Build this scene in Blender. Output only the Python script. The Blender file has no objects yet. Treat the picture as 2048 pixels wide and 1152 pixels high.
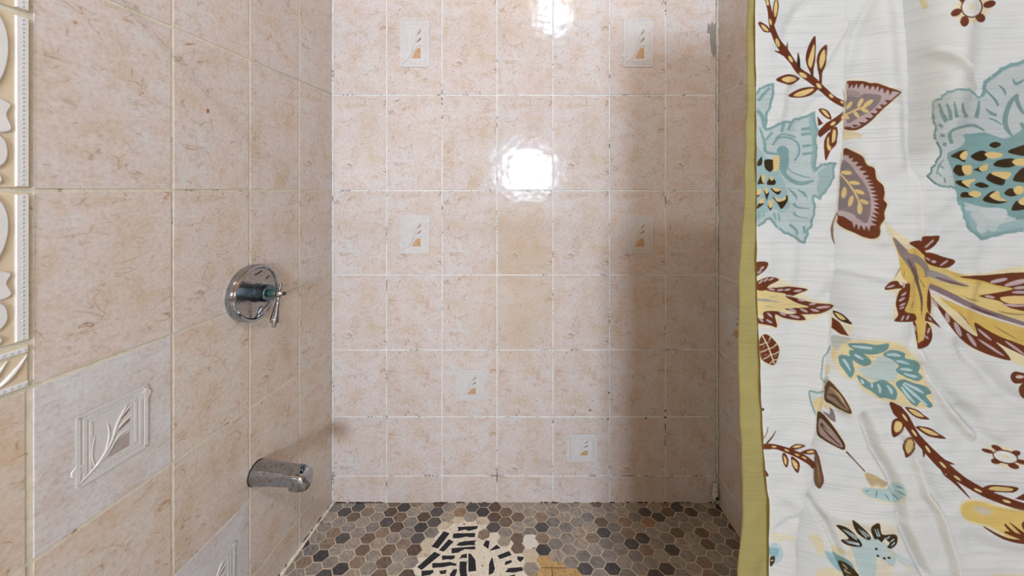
import bpy, bmesh, math, random
import numpy as np
from mathutils import Vector, Matrix
random.seed(7)
rng = np.random.default_rng(7)
S = bpy.context.scene
C = S.collection
R = math.radians

# ------------------------------------------------------------------ measures
F = 729.0                 # focal length in pixels of a 2048-wide frame
VX, HY = 1039.0, 381.0    # where the level view axis meets the picture
D = 1.30                  # camera to back wall
U = D / F                 # metres per pixel on the back wall
HC = 624 * U              # camera height above the shower floor
XL, XR = (665 - VX) * U, (1436 - VX) * U
YF = -2.60                # wall behind the camera
ZC = HC + 1.93            # ceiling
CURT = 0.475              # curtain plane, distance from the camera

# ------------------------------------------------------------------ camera
cd = bpy.data.cameras.new('camera')
cam = bpy.data.objects.new('camera', cd); C.objects.link(cam)
cam.location = (0, 0, HC); cam.rotation_euler = (R(90), 0, 0)
cd.sensor_width = 36; cd.lens = F * 36 / 2048
cd.shift_x = (1024 - VX) / 2048; cd.shift_y = (HY - 576) / 2048
cd.clip_start = 0.01
S.camera = cam

# ------------------------------------------------------------------ world, exposure
w = bpy.data.worlds.new('world'); S.world = w; w.use_nodes = True
w.node_tree.nodes['Background'].inputs[0].default_value = (0.75, 0.86, 1.0, 1)
w.node_tree.nodes['Background'].inputs[1].default_value = 2.0
S.view_settings.view_transform = 'Standard'; S.view_settings.look = 'None'
S.view_settings.gamma = 1; S.view_settings.use_curve_mapping = False
S.view_settings.exposure = -1.16
S.cycles.max_bounces = 4; S.cycles.diffuse_bounces = 3; S.cycles.glossy_bounces = 2; S.cycles.use_adaptive_sampling = True; S.cycles.adaptive_threshold = 0.15; S.cycles.adaptive_min_samples = 16; S.cycles.transmission_bounces = 2

# daylight that enters through the window behind the camera
WIN = (0.093, 0.275, 0.265, 0.245)      # centre x, centre z above the eye, half width, half height
ld = bpy.data.lights.new('window_daylight', 'AREA'); ld.shape = 'RECTANGLE'
ld.size = WIN[2] * 2; ld.size_y = WIN[3] * 2; ld.energy = 205; ld.color = (0.60, 0.785, 1.0)
lo = bpy.data.objects.new('window_daylight', ld); C.objects.link(lo)
lo.location = (WIN[0], YF - 0.01, HC + WIN[1]); lo.rotation_euler = (R(90), 0, 0)
LAMP = (0.34, -1.20, HC + 1.83); LAMP_R = 0.060; LAMP_W = 185.0

# ------------------------------------------------------------------ helpers
TINT = (1.0, 0.955, 0.915)      # paints and glazes are a touch warm; the daylight is cool
def srgb(r, g, b):
    f = lambda c: ((c / 255 + 0.055) / 1.055) ** 2.4 if c > 10.3 else c / 255 / 12.92
    return (f(r), f(g)*TINT[1], f(b)*TINT[2], 1)

def obj(name, data, parent=None, loc=None, mat=None, color=None, smooth=False):
    o = bpy.data.objects.new(name, data); C.objects.link(o)
    if parent: o.parent = parent
    if loc is not None: o.location = loc
    if mat and not data.materials: data.materials.append(mat)
    if color: o.color = color
    if smooth: data.polygons.foreach_set('use_smooth', [True] * len(data.polygons))
    return o

def tag(o, label, cat=None, kind=None, group=None):
    if label: o['label'] = label
    if cat: o['category'] = cat
    if kind: o['kind'] = kind
    if group: o['group'] = group
    return o

def empty(name, loc, rot=None):
    o = bpy.data.objects.new(name, None); C.objects.link(o); o.location = loc
    o.empty_display_size = 0.05
    if rot: o.rotation_euler = rot
    return o

def mesh(name, v, f):
    m = bpy.data.meshes.new(name); m.from_pydata([tuple(p) for p in v], [], f); m.update(); return m

class MB:
    """collects geometry for one mesh"""
    def __init__(s): s.v = []; s.f = []
    def box(s, a, b):
        (x0, y0, z0), (x1, y1, z1) = a, b; n = len(s.v)
        s.v += [(x0,y0,z0),(x1,y0,z0),(x1,y1,z0),(x0,y1,z0),(x0,y0,z1),(x1,y0,z1),(x1,y1,z1),(x0,y1,z1)]
        for q in ((0,3,2,1),(4,5,6,7),(0,1,5,4),(1,2,6,5),(2,3,7,6),(3,0,4,7)): s.f.append(tuple(n+i for i in q))
        return s
    def lathe(s, prof, n=32, axis='Z', org=(0,0,0), M=None):
        """prof: (radius, height) list, closed at the ends where radius is 0"""
        base = len(s.v); rings = []
        for r, h in prof:
            idx = []
            if r < 1e-7:
                p = Vector((0, 0, h)); s.v.append(p); idx = [len(s.v)-1] * n
            else:
                for k in range(n):
                    a = 2*math.pi*k/n; s.v.append(Vector((r*math.cos(a), r*math.sin(a), h))); idx.append(len(s.v)-1)
            rings.append(idx)
        for a, b in zip(rings, rings[1:]):
            for k in range(n):
                q = [a[k], a[(k+1) % n], b[(k+1) % n], b[k]]
                q = list(dict.fromkeys(q))
                if len(q) >= 3: s.f.append(tuple(q))
        for i in range(base, len(s.v)):
            p = s.v[i]
            if M is not None: p = M @ p
            s.v[i] = p + Vector(org)
        return s
    def tube(s, pts, rad, n=8):
        pts = [Vector(p) for p in pts]; m = len(pts)
        rads = rad if isinstance(rad, (list, tuple)) else [rad]*m
        base = len(s.v); up = Vector((0.13, 0.31, 0.94))
        for i, p in enumerate(pts):
            t = (pts[min(i+1, m-1)] - pts[max(i-1, 0)]).normalized()
            a = t.cross(up).normalized(); b = a.cross(t).normalized()
            for k in range(n):
                g = 2*math.pi*k/n; s.v.append(p + (a*math.cos(g) + b*math.sin(g))*rads[i])
        for i in range(m-1):
            for k in range(n):
                k2 = (k+1) % n
                s.f.append((base+i*n+k, base+i*n+k2, base+(i+1)*n+k2, base+(i+1)*n+k))
        s.f.append(tuple(base+k for k in range(n))[::-1]); s.f.append(tuple(base+(m-1)*n+k for k in range(n)))
        return s
    def prism(s, pts, t0, t1, bev=0.0):
        """outline (x,z) extruded along y from t0 (back) to t1 (front); front edge bevelled"""
        n = len(pts); base = len(s.v)
        cx = sum(p[0] for p in pts)/n; cz = sum(p[1] for p in pts)/n
        ins = []
        if bev:
            ar = sum(pts[i][0]*pts[(i+1) % n][1]-pts[(i+1) % n][0]*pts[i][1] for i in range(n))
            sg = 1 if ar > 0 else -1
            for i in range(n):
                p0, p1, p2 = pts[i-1], pts[i], pts[(i+1) % n]
                e1 = Vector((p1[0]-p0[0], p1[1]-p0[1])); e2 = Vector((p2[0]-p1[0], p2[1]-p1[1]))
                n1 = Vector((-e1.y, e1.x)).normalized()*sg if e1.length > 1e-9 else Vector((0, 0))
                n2 = Vector((-e2.y, e2.x)).normalized()*sg if e2.length > 1e-9 else Vector((0, 0))
                b = (n1+n2); l = b.length
                b = b/l if l > 1e-6 else n1
                d = bev/max(0.35, b.dot(n1) if n1.length else 1)
                ins.append((p1[0]+b.x*d, p1[1]+b.y*d))
        sgn = 1 if t1 > t0 else -1
        rings = [[(p[0], t0, p[1]) for p in pts]]
        if bev:
            rings.append([(p[0], t1-sgn*bev, p[1]) for p in pts]); rings.append([(p[0], t1, p[1]) for p in ins])
        else: rings.append([(p[0], t1, p[1]) for p in pts])
        for r in rings: s.v += r
        for k in range(len(rings)-1):
            for i in range(n):
                j = (i+1) % n
                s.f.append((base+k*n+i, base+k*n+j, base+(k+1)*n+j, base+(k+1)*n+i))
        s.f.append(tuple(base+i for i in range(n))[::-1]); s.f.append(tuple(base+(len(rings)-1)*n+i for i in range(n)))
        return s
    def build(s, name, parent=None, mat=None, loc=None, color=None, smooth=False, fix=True):
        me = mesh(name, s.v, s.f)
        if fix:
            bm = bmesh.new(); bm.from_mesh(me); bmesh.ops.recalc_face_normals(bm, faces=bm.faces); bm.to_mesh(me); bm.free()
        o = obj(name, me, parent, loc, mat, color, False)
        if smooth:
            try: me.shade_smooth() if hasattr(me, 'shade_smooth') else None
            except Exception: pass
            me.polygons.foreach_set('use_smooth', [True]*len(me.polygons))
            try: me.set_sharp_from_angle(angle=R(40))
            except Exception: pass
        return o

def crom(pts, closed=True, k=4):
    """Catmull-Rom through points"""
    P = [np.array(p, float) for p in pts]; n = len(P); out = []
    rngi = range(n) if closed else range(n-1)
    for i in rngi:
        if closed: p0, p1, p2, p3 = P[i-1], P[i], P[(i+1) % n], P[(i+2) % n]
        else: p0, p1, p2, p3 = P[max(i-1, 0)], P[i], P[i+1], P[min(i+2, n-1)]
        for j in range(k):
            t = j/k
            out.append(0.5*((2*p1)+(-p0+p2)*t+(2*p0-5*p1+4*p2-p3)*t*t+(-p0+3*p1-3*p2+p3)*t**3))
    if not closed: out.append(P[-1])
    return [tuple(p) for p in out]

# ------------------------------------------------------------------ materials
class N:
    def __init__(s, name):
        s.m = bpy.data.materials.new(name); s.m.use_nodes = True; s.t = s.m.node_tree
        s.b = s.t.nodes['Principled BSDF']
    def n(s, typ, **kw):
        nd = s.t.nodes.new(typ)
        for k, v in kw.items():
            if k.startswith('i_'): nd.inputs[k[2:].replace('_', ' ')].default_value = v
            elif k.startswith('x'): nd.inputs[int(k[1:])].default_value = v
            else: setattr(nd, k, v)
        return nd
    def l(s, a, b): s.t.links.new(a, b)
    def mix(s, fac, a, b, blend='MIX'):
        nd = s.n('ShaderNodeMix', data_type='RGBA', blend_type=blend)
        for i, v in ((0, fac), (6, a), (7, b)):
            if hasattr(v, 'is_linked'): s.l(v, nd.inputs[i])
            else: nd.inputs[i].default_value = v
        return nd.outputs[2]
    def math(s, op, a, b=0.0, c=None, clamp=False):
        nd = s.n('ShaderNodeMath', operation=op, use_clamp=clamp)
        for i, v in enumerate((a, b) if c is None else (a, b, c)):
            if hasattr(v, 'is_linked'): s.l(v, nd.inputs[i])
            else: nd.inputs[i].default_value = v
        return nd.outputs[0]
    def ramp(s, fac, stops):
        nd = s.n('ShaderNodeValToRGB'); e = nd.color_ramp.elements
        e[0].position, e[0].color = stops[0]; e[1].position, e[1].color = stops[-1]
        for p, c in stops[1:-1]:
            x = e.new(p); x.color = c
        s.l(fac, nd.inputs[0]); return nd.outputs[0]
    def noise(s, vec, scale, detail=3, rough=0.5, dist=0.0):
        nd = s.n('ShaderNodeTexNoise', i_Scale=scale, i_Detail=detail, i_Roughness=rough, i_Distortion=dist)
        if vec is not None: s.l(vec, nd.inputs['Vector'])
        return nd.outputs[0]
    def mapping(s, vec, scale=(1, 1, 1), rot=(0, 0, 0), loc=(0, 0, 0)):
        nd = s.n('ShaderNodeMapping'); s.l(vec, nd.inputs[0])
        nd.inputs[1].default_value = loc; nd.inputs[2].default_value = rot; nd.inputs[3].default_value = scale
        return nd.outputs[0]
    def bump(s, h, strength, dist):
        nd = s.n('ShaderNodeBump', i_Strength=strength, i_Distance=dist); s.l(h, nd.inputs['Height'])
        s.l(nd.outputs[0], s.b.inputs['Normal'])
W1, K0 = (1, 1, 1, 1), (0, 0, 0, 1)

def tile_material(name, ground, tan, vein, vs=1.0):
    s = N(name)
    tc = s.n('ShaderNodeTexCoord'); oi = s.n('ShaderNodeObjectInfo'); ge = s.n('ShaderNodeNewGeometry')
    var = s.math('MULTIPLY', s.math('FLOOR', s.math('MULTIPLY', oi.outputs['Random'], 5.0)), 1.37)
    off = s.n('ShaderNodeCombineXYZ'); s.l(var, off.inputs[0]); s.l(var, off.inputs[2])
    ad = s.n('ShaderNodeVectorMath', operation='ADD'); s.l(tc.outputs['Object'], ad.inputs[0]); s.l(off.outputs[0], ad.inputs[1])
    v = ad.outputs[0]
    # cloudy ground
    cl = s.noise(v, 11, 4, 0.66)
    col = s.ramp(cl, [(0.34, ground[0]), (0.45, ground[1]), (0.55, ground[2]), (0.65, ground[3])])
    cl2 = s.noise(v, 36, 3, 0.68)
    col = s.mix(s.math('MULTIPLY', s.ramp(cl2, [(0.50, K0), (0.74, W1)]), 0.62*vs), col, tan)
    # long diagonal veins: thin isolines of stretched noise
    vr = s.mapping(v, (0.62, 1, 1.35), (0, R(26), 0))
    n1 = s.noise(vr, 11, 3, 0.5, 1.0)
    d1 = s.math('ABSOLUTE', s.math('SUBTRACT', n1, 0.5))
    msk = s.ramp(s.noise(v, 13, 1), [(0.46, K0), (0.62, W1)])
    col = s.mix(s.math('MULTIPLY', s.math('MULTIPLY', s.ramp(d1, [(0.0, W1), (0.045, K0)]), msk), 0.42*vs), col, tan)
    col = s.mix(s.math('MULTIPLY', s.math('MULTIPLY', s.ramp(d1, [(0.0, W1), (0.006, K0)]), msk), 0.80*vs), col, vein)
    # finer web of cracks
    wv = s.n('ShaderNodeVectorMath', operation='MULTIPLY_ADD'); nz = s.n('ShaderNodeTexNoise', i_Scale=24.0, i_Detail=2.0)
    s.l(v, nz.inputs['Vector']); s.l(nz.outputs['Color'], wv.inputs[0]); wv.inputs[1].default_value = (0.035, 0.0, 0.035); s.l(v, wv.inputs[2])
    vo = s.n('ShaderNodeTexVoronoi', feature='DISTANCE_TO_EDGE', i_Scale=17.0); s.l(s.mapping(wv.outputs[0], (0.8, 0.0, 1.25), (0, R(20), 0)), vo.inputs['Vector'])
    web = s.ramp(vo.outputs['Distance'], [(0.0, W1), (0.022, K0)])
    wm = s.ramp(cl2, [(0.50, K0), (0.63, W1)])
    col = s.mix(s.math('MULTIPLY', s.math('MULTIPLY', web, wm), 0.56*vs), col, vein)
    # fine mottling
    fm = s.noise(v, 130, 2, 0.7)
    col = s.mix(1.0, col, s.ramp(fm, [(0.25, (0.83, 0.82, 0.81, 1)), (0.5, (1, 1, 1, 1)), (0.75, (1.08, 1.08, 1.08, 1))]), 'MULTIPLY')
    # tint of the single tile
    col = s.mix(1.0, col, oi.outputs['Color'], 'MULTIPLY')
    # old rust and soap stain down the middle of the back wall
    pos = ge.outputs['Position']
    sm = s.mapping(pos, (1/0.17, 1/0.20, 1/0.40), (0, 0, 0), (-(1035-VX)*U/0.17, -D/0.20, -(HC-(560-HY)*U)/0.40))
    ln = s.n('ShaderNodeVectorMath', operation='LENGTH'); s.l(sm, ln.inputs[0])
    rad = s.math('ADD', ln.outputs['Value'], s.math('MULTIPLY', s.math('SUBTRACT', s.noise(pos, 6, 2), 0.5), 1.6))
    st = s.ramp(rad, [(0.25, W1), (1.15, K0)])
    col = s.mix(s.math('MULTIPLY', st, 0.45), col, srgb(196, 170, 136))
    s.l(col, s.b.inputs['Base Color'])
    s.l(s.math('ADD', s.math('MULTIPLY', cl2, 0.14), 0.07), s.b.inputs['Roughness'])
    s.b.inputs['IOR'].default_value = 1.34
    s.bump(s.noise(v, 26, 1, 0.5), 0.22, 0.004)
    return s.m

def grout_material(name, light, dirt, amount, scale=60):
    s = N(name); ge = s.n('ShaderNodeNewGeometry'); p = ge.outputs['Position']
    a = s.noise(p, scale, 4, 0.65)
    col = s.ramp(a, [(0.3, tuple(c*0.8 for c in light[:3])+(1,)), (0.7, light)])
    m = s.ramp(s.math('ADD', s.math('MULTIPLY', s.noise(p, 16, 2), 0.6), s.math('MULTIPLY', s.noise(p, 170, 3, 0.6), 0.4)), [(amount, K0), (amount+0.05, W1)])
    col = s.mix(s.math('MULTIPLY', m, 0.85), col, dirt)
    s.l(col, s.b.inputs['Base Color']); s.b.inputs['Roughness'].default_value = 0.75
    s.bump(a, 0.5, 0.002)
    return s.m

def plain(name, col, rough=0.5, metal=0.0, var=0.12, scale=40, bump=0.0, stain=None):
    s = N(name); tc = s.n('ShaderNodeTexCoord')
    a = s.noise(tc.outputs['Object'], scale, 4, 0.6)
    lo_ = tuple(c*(1-var) for c in col[:3])+(1,); hi_ = tuple(min(1, c*(1+var)) for c in col[:3])+(1,)
    c = s.ramp(a, [(0.3, lo_), (0.7, hi_)])
    if stain:
        c = s.mix(s.math('MULTIPLY', s.ramp(s.noise(tc.outputs['Object'], scale*2.2, 3), [(0.56, K0), (0.64, W1)]), stain[1]), c, stain[0])
    s.l(c, s.b.inputs['Base Color']); s.b.inputs['Roughness'].default_value = rough; s.b.inputs['Metallic'].default_value = metal
    if bump: s.bump(a, bump, 0.002)
    return s.m

def hex_material(attr=False):
    s = N('weathered_stone_hexagon'); tc = s.n('ShaderNodeTexCoord'); oi = s.n('ShaderNodeObjectInfo')
    r = s.math('MULTIPLY', oi.outputs['Random'], 50.0)
    off = s.n('ShaderNodeCombineXYZ'); s.l(r, off.inputs[0]); s.l(r, off.inputs[1])
    ad = s.n('ShaderNodeVectorMath', operation='ADD'); s.l(tc.outputs['Object'], ad.inputs[0]); s.l(off.outputs[0], ad.inputs[1])
    rot = s.n('ShaderNodeVectorRotate', rotation_type='Z_AXIS'); s.l(ad.outputs[0], rot.inputs['Vector'])
    s.l(s.math('MULTIPLY', oi.outputs['Random'], 1.4), rot.inputs['Angle'])
    st = s.mapping(rot.outputs[0], (38, 150, 1)); 
    a = s.noise(st, 1.0, 5, 0.65, 0.5)
    b = s.noise(ad.outputs[0], 60, 4, 0.6)
    k = s.ramp(a, [(0.28, (0.5, 0.47, 0.45, 1)), (0.5, (0.96, 0.95, 0.94, 1)), (0.72, (1.5, 1.47, 1.43, 1))])
    col = s.mix(1.0, s.n('ShaderNodeVertexColor', layer_name='stone').outputs[0] if attr else oi.outputs['Color'], k, 'MULTIPLY')
    col = s.mix(s.math('MULTIPLY', s.ramp(b, [(0.5, K0), (0.7, W1)]), 0.25), col, srgb(150, 120, 96))
    s.l(col, s.b.inputs['Base Color']); s.b.inputs['Roughness'].default_value = 0.5
    s.bump(a, 0.35, 0.001)
    return s.m

M = {}
M['tile'] = tile_material('glazed_marble_tile', [srgb(207, 189, 170), srgb(213, 199, 191), srgb(215, 204, 199), srgb(213, 209, 206)], srgb(203, 180, 156), srgb(160, 122, 96))
M['tile_pale'] = tile_material('pale_grey_relief_tile', [srgb(206, 194, 188), srgb(212, 205, 202), srgb(214, 210, 210), srgb(216, 215, 217)], srgb(200, 184, 178), srgb(150, 126, 120), 0.5)
M['grout'] = grout_material('white_grout', srgb(238, 236, 232), srgb(100, 92, 88), 0.565)
M['grout_l'] = grout_material('cream_grout', srgb(228, 218, 196), srgb(150, 128, 96), 0.60)
M['grout_f'] = grout_material('tan_floor_grout', srgb(232, 218, 192), srgb(150, 126, 96), 0.60, 90)
M['hex'] = hex_material(); M['hex_field'] = hex_material(True)
M['relief'] = plain('pale_relief_glaze', srgb(215, 210, 207), 0.25, 0, 0.05, 60)
M['inlay'] = plain('tan_inlay_glaze', srgb(198, 158, 118), 0.35, 0, 0.15, 160)
M['inlay_grey'] = plain('grey_inlay_glaze', srgb(176, 164, 158), 0.35, 0, 0.12, 160)
M['slit'] = plain('brown_slit_glaze', srgb(156, 130, 116), 0.4, 0, 0.1, 160)
M['tan_field'] = plain('tan_border_ground', srgb(218, 200, 172), 0.3, 0, 0.06, 50)
M['white_scroll'] = plain('white_scroll_glaze', srgb(228, 225, 222), 0.2, 0, 0.03, 50)
M['bead'] = plain('grey_bead_glaze', srgb(196, 198, 206), 0.25, 0, 0.05, 80)
M['paint'] = plain('tan_bounce_paint', srgb(170, 104, 50), 0.7, 0, 0.03, 6)  # strong tan picked for the unseen wall so its bounce warms the shadow
M['ceil'] = plain('tan_bounce_ceiling_paint', srgb(200, 150, 90), 0.8, 0, 0.02, 6)  # unseen ceiling tinted tan to warm the light it bounces
M['chrome'] = plain('water_spotted_chrome', srgb(176, 182, 190), 0.13, 1.0, 0.06, 60, 0.10, (srgb(120, 104, 92), 0.5))
M['chrome_d'] = plain('scaled_chrome_face', srgb(172, 170, 172), 0.24, 1.0, 0.10, 90, 0.16, (srgb(126, 100, 84), 0.6))
M['chrome_b'] = plain('blue_tarnished_chrome', srgb(104, 124, 140), 0.12, 1.0, 0.25, 120, 0.1, (srgb(50, 60, 72), 0.7))
M['verdigris'] = plain('green_corroded_brass', srgb(66, 102, 96), 0.45, 0.5, 0.35, 220, 0.4)
M['dark'] = plain('dark_grime', srgb(44, 36, 32), 0.6, 0, 0.3, 120)
M['rust'] = plain('rusty_grime', srgb(92, 56, 40), 0.7, 0, 0.3, 160)
M['mortar'] = plain('cream_thinset_mortar', srgb(246, 238, 220), 0.8, 0, 0.08, 70, 0.5, (srgb(206, 176, 136), 0.6))
M['void'] = plain('black_waterproof_membrane', srgb(26, 26, 34), 0.45, 0, 0.25, 90)
M['board'] = plain('yellow_brown_backer', srgb(206, 172, 116), 0.8, 0, 0.14, 60, 0.5, (srgb(160, 116, 66), 0.7))
M['cement_d'] = plain('grey_mildew', srgb(110, 96, 86), 0.8, 0, 0.10, 130)
M['cement'] = plain('grey_cement_smear', srgb(146, 142, 134), 0.8, 0, 0.10, 130, 0.4)
M['caulk'] = plain('old_white_caulk', srgb(206, 198, 186), 0.55, 0, 0.10, 90, 0.3, (srgb(120, 106, 94), 0.8))

# ------------------------------------------------------------------ picture geometry
def on_back(px, py): return ((px-VX)*U, HC-(py-HY)*U)
def on_floor(px, py):
    d = HC*F/(py-HY); return ((px-VX)*d/F, d)
# the left wall splays out a little towards the viewer
SL = 2.33; dz = D/SL; KL = (((VX-62)*dz/F) - (-XL))/(D-dz)
def left_depth(px):
    o = (VX-px)/F; return (-XL + KL*D)/(o+KL)
Ldir = Vector((-KL, -1, 0)).normalized()          # along the wall, towards the viewer
Lnor = Vector((1, -KL, 0)).normalized()           # into the room
Lorg = Vector((XL, D, 0))
def on_left(px, py):
    d = left_depth(px); a = (D-d)*math.sqrt(1+KL*KL)   # distance along wall from the corner
    return a, HC-(py-HY)*d/F

# ------------------------------------------------------------------ the room shell
TT = 0.0014     # how far a tile stands proud of the grout
def shell(name, pts, label, mat):
    m = MB()
    for a, b in pts: m.box(a, b)
    return tag(m.build(name, None, mat), label, None, 'structure')

wall_back = shell('wall_back', [((XL-0.1, D+TT, -0.1), (XR+0.1, D+0.12, ZC))], 'back wall of the shower covered in beige marbled tiles', M['grout'])
# left wall: local x runs from the viewer to the corner, local -y into the room
LROT = math.atan2(-Ldir.y, -Ldir.x)
LEN = (D-YF)*math.sqrt(1+KL*KL)
mb = MB().box((-LEN, TT, -0.1), (0.12, 0.12, ZC))
wall_left = mb.build('wall_left', None, M['grout_l'], tuple(Lorg)); wall_left.rotation_euler = (0, 0, LROT)
tag(wall_left, 'left shower wall of beige tiles with a relief border strip', None, 'structure')
mb = MB().box((0, TT, -0.1), (D-YF, 0.12, ZC))
wall_right = mb.build('wall_right', None, M['grout'], (XR, D, 0)); wall_right.rotation_euler = (0, 0, R(-90))
tag(wall_right, 'right shower wall of beige tiles partly hidden by the curtain', None, 'structure')
floor = shell('floor', [((-1.32, YF-0.1, -0.1), (XR+0.1, D+0.1, -0.0010))], 'shower floor of grey and brown hexagon mosaic with a broken patch', M['grout_f'])
ceiling = shell('ceiling', [((-1.2, YF-0.1, ZC), (XR+0.15, D+0.13, ZC+0.05))], 'unseen bathroom ceiling tinted tan for warm bounce above the shower', M['ceil'])
wx, wz, ww, wh = WIN[0], HC+WIN[1], WIN[2], WIN[3]
wall_front = shell('wall_front', [((-1.15, YF-0.1, -0.1), (wx-ww, YF, ZC)), ((wx+ww, YF-0.1, -0.1), (XR, YF, ZC)),
     ((wx-ww, YF-0.1, -0.1), (wx+ww, YF, wz-wh)), ((wx-ww, YF-0.1, wz+wh), (wx+ww, YF, ZC))], 'unseen bathroom wall tinted tan for warm bounce with a small window opposite the shower', M['paint'])
mb = MB()
for a, b in (((wx-ww-.04, YF, wz-wh-.04), (wx-ww, YF+.02, wz+wh+.04)), ((wx+ww, YF, wz-wh-.04), (wx+ww+.04, YF+.02, wz+wh+.04)),
             ((wx-ww, YF, wz-wh-.04), (wx+ww, YF+.02, wz-wh)), ((wx-ww, YF, wz+wh), (wx+ww, YF+.02, wz+wh+.04)), ((wx+.05, YF, wz-wh), (wx+.075, YF+.015, wz+wh))): mb.box(a, b)
tag(mb.build('window_1', None, M['ceil']), 'small white framed window opposite the shower', None, 'structure')

# ------------------------------------------------------------------ wall tiles
cache = {}
def tile_mesh(w_, h_, mt='tile', name='tile'):
    key = (round(w_, 4), round(h_, 4), mt)
    if key not in cache:
        x, z = w_/2, h_/2
        m = MB().prism([(-x, -z), (x, -z), (x, z), (-x, z)], TT, 0.0, 0.0007)
        me = mesh(name, m.v, m.f)
        bm = bmesh.new(); bm.from_mesh(me); bmesh.ops.recalc_face_normals(bm, faces=bm.faces); bm.to_mesh(me); bm.free()
        me.materials.append(M[mt]); cache[key] = me
    return cache[key]

def put_tile(parent, x0, x1, z0, z1, tint=(1, 1, 1, 1), gap=0.0045, tilt=0.22, mt='tile'):
    g = gap/2
    o = obj('tile', tile_mesh(x1-x0-gap, z1-z0-gap, mt), parent, ((x0+x1)/2, 0, (z0+z1)/2), None, tint)
    o.rotation_euler = (R(random.uniform(-tilt, tilt)), 0, R(random.uniform(-tilt, tilt)))
    return o

def deco(tile, w_, h_, inlay='inlay'):
    """leaf relief plaque in a beaded frame, as on every patterned tile"""
    P = lambda x, y: ((x-0.5)*w_, (0.5-y)*h_)
    x0, x1, y0, y1 = 0.262, 0.757, 0.30, 0.735
    m = MB().prism([P(x0, y1), P(x1, y1), P(x1, y0), P(x0, y0)], 0.0004, -0.0011, 0.0005)
    m.build('relief_plaque', tile, M['relief'])
    m = MB(); b = 0.035*w_
    (ax, az), (bx, bz) = P(x0, y1), P(x1, y0)
    for i, off in enumerate((0.0, 0.085*w_)):
        q = [(ax+off, az+off), (bx-off, az+off), (bx-off, bz-off), (ax+off, bz-off)]
        bb = b*(0.8 if i == 0 else 0.55)
        for (p, r) in ((q[0], q[1]), (q[3], q[2])): m.box((p[0], -0.0024+0.0005*i, p[1]-bb/2), (r[0], -0.0008, p[1]+bb/2))
        for (p, r) in ((q[0], q[3]), (q[1], q[2])): m.box((p[0]-bb/2, -0.0024+0.0005*i, p[1]), (p[0]+bb/2, -0.0008, r[1]))
    # scalloped corners
    for (cx, cz) in ((bx, bz-0.06*h_), (ax, az+0.10*h_)):
        m.lathe([(0.0, 0.0016), (0.020*w_, 0.0017), (0.034*w_, 0.0024), (0.042*w_, 0.0020), (0.046*w_, 0.0008)], 16, M=Matrix.Rotation(R(90), 3, 'X'), org=(cx, 0.0, cz))
    m.build('frame', tile, M['relief'], smooth=True)
    m = MB(); off = 0.045*w_; r = 0.012*w_
    for k in range(16):
        for zz in (az+off, bz-off):
            x = ax+off+(bx-ax-2*off)*k/15; m.box((x-r, -0.0020, zz-r), (x+r, -0.0010, zz+r))
    for k in range(1, 20):
        for xx in (ax+off, bx-off):
            z = az+off+(bz-az-2*off)*k/20; m.box((xx-r, -0.0020, z-r), (xx+r, -0.0010, z+r))
    m.build('bead_row', tile, M['relief'])
    def cv(pts, r0): 
        q = crom([(P(*p)[0], -0.0012, P(*p)[1]) for p in pts], False, 5)
        return q, [r0*w_*0.52*(0.45+0.75*math.sin(math.pi*min(1, 0.12+0.88*i/len(q)))) for i in range(len(q))]
    m = MB()
    for pts, r0 in (([(0.27, 0.72), (0.40, 0.655), (0.485, 0.56), (0.53, 0.46), (0.60, 0.37)], 0.020),
                    ([(0.36, 0.69), (0.46, 0.63), (0.53, 0.56), (0.60, 0.545), (0.66, 0.55)], 0.016),
                    ([(0.50, 0.545), (0.55, 0.49), (0.64, 0.46)], 0.013), ([(0.525, 0.49), (0.56, 0.43), (0.64, 0.385)], 0.013),
                    ([(0.44, 0.61), (0.47, 0.52), (0.46, 0.43)], 0.013), ([(0.37, 0.66), (0.35, 0.58), (0.37, 0.47)], 0.012)):
        q, rr = cv(pts, r0); m.tube(q, rr, 6)
    m.build('stem', tile, M['relief'], smooth=True)
    m = MB().prism([P(0.452, 0.663), P(0.617, 0.663), P(0.617, 0.566), P(0.575, 0.566), P(0.545, 0.574), P(0.51, 0.60)], -0.0008, -0.0016)
    m.build('leaf_inlay', tile, M[inlay])
    for (a0, a1), (b0, b1) in (((0.552, 0.450), (0.62, 0.388)), ((0.540, 0.522), (0.62, 0.474))):
        m = MB().prism(crom([P(a0, a1), P(a0+0.045, a1-0.036), P(b0, b1), P(b0, b1+0.020), P(a0+0.045, a1-0.016)], True, 3), -0.0008, -0.0016)
        m.build('leaf_slit', tile, M['slit'])

rows = [-700, -470, -244, -27, 190, 381, 550, 700, 834, 952, 1006]
cols = [665.6, 773, 884, 994, 1106, 1219, 1331, 1433]
def tint(a=0.05, warm=0.0):
    k = 1+random.uniform(-a, a)*0.6; t = warm+random.uniform(-0.02, 0.02)
    return (min(1, k), min(1, k*(1-0.35*t)), min(1, k*(1-t)), 1)
decos_b = {(3, 1), (3, 5), (5, 1), (5, 5), (7, 2), (8, 4)}
for i in range(len(rows)-1):
    for j in range(len(cols)-1):
        (x0, z1), (x1, z0) = on_back(cols[j], rows[i]), on_back(cols[j+1], rows[i+1])
        pale = 0.0 if i < 6 else -0.02
        o = put_tile(wall_back, x0, x1, z0, z1, tint(0.04, 0.0))
        o.location.y = D
        if (i, j) in decos_b: deco(o, x1-x0, z1-z0)

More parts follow.
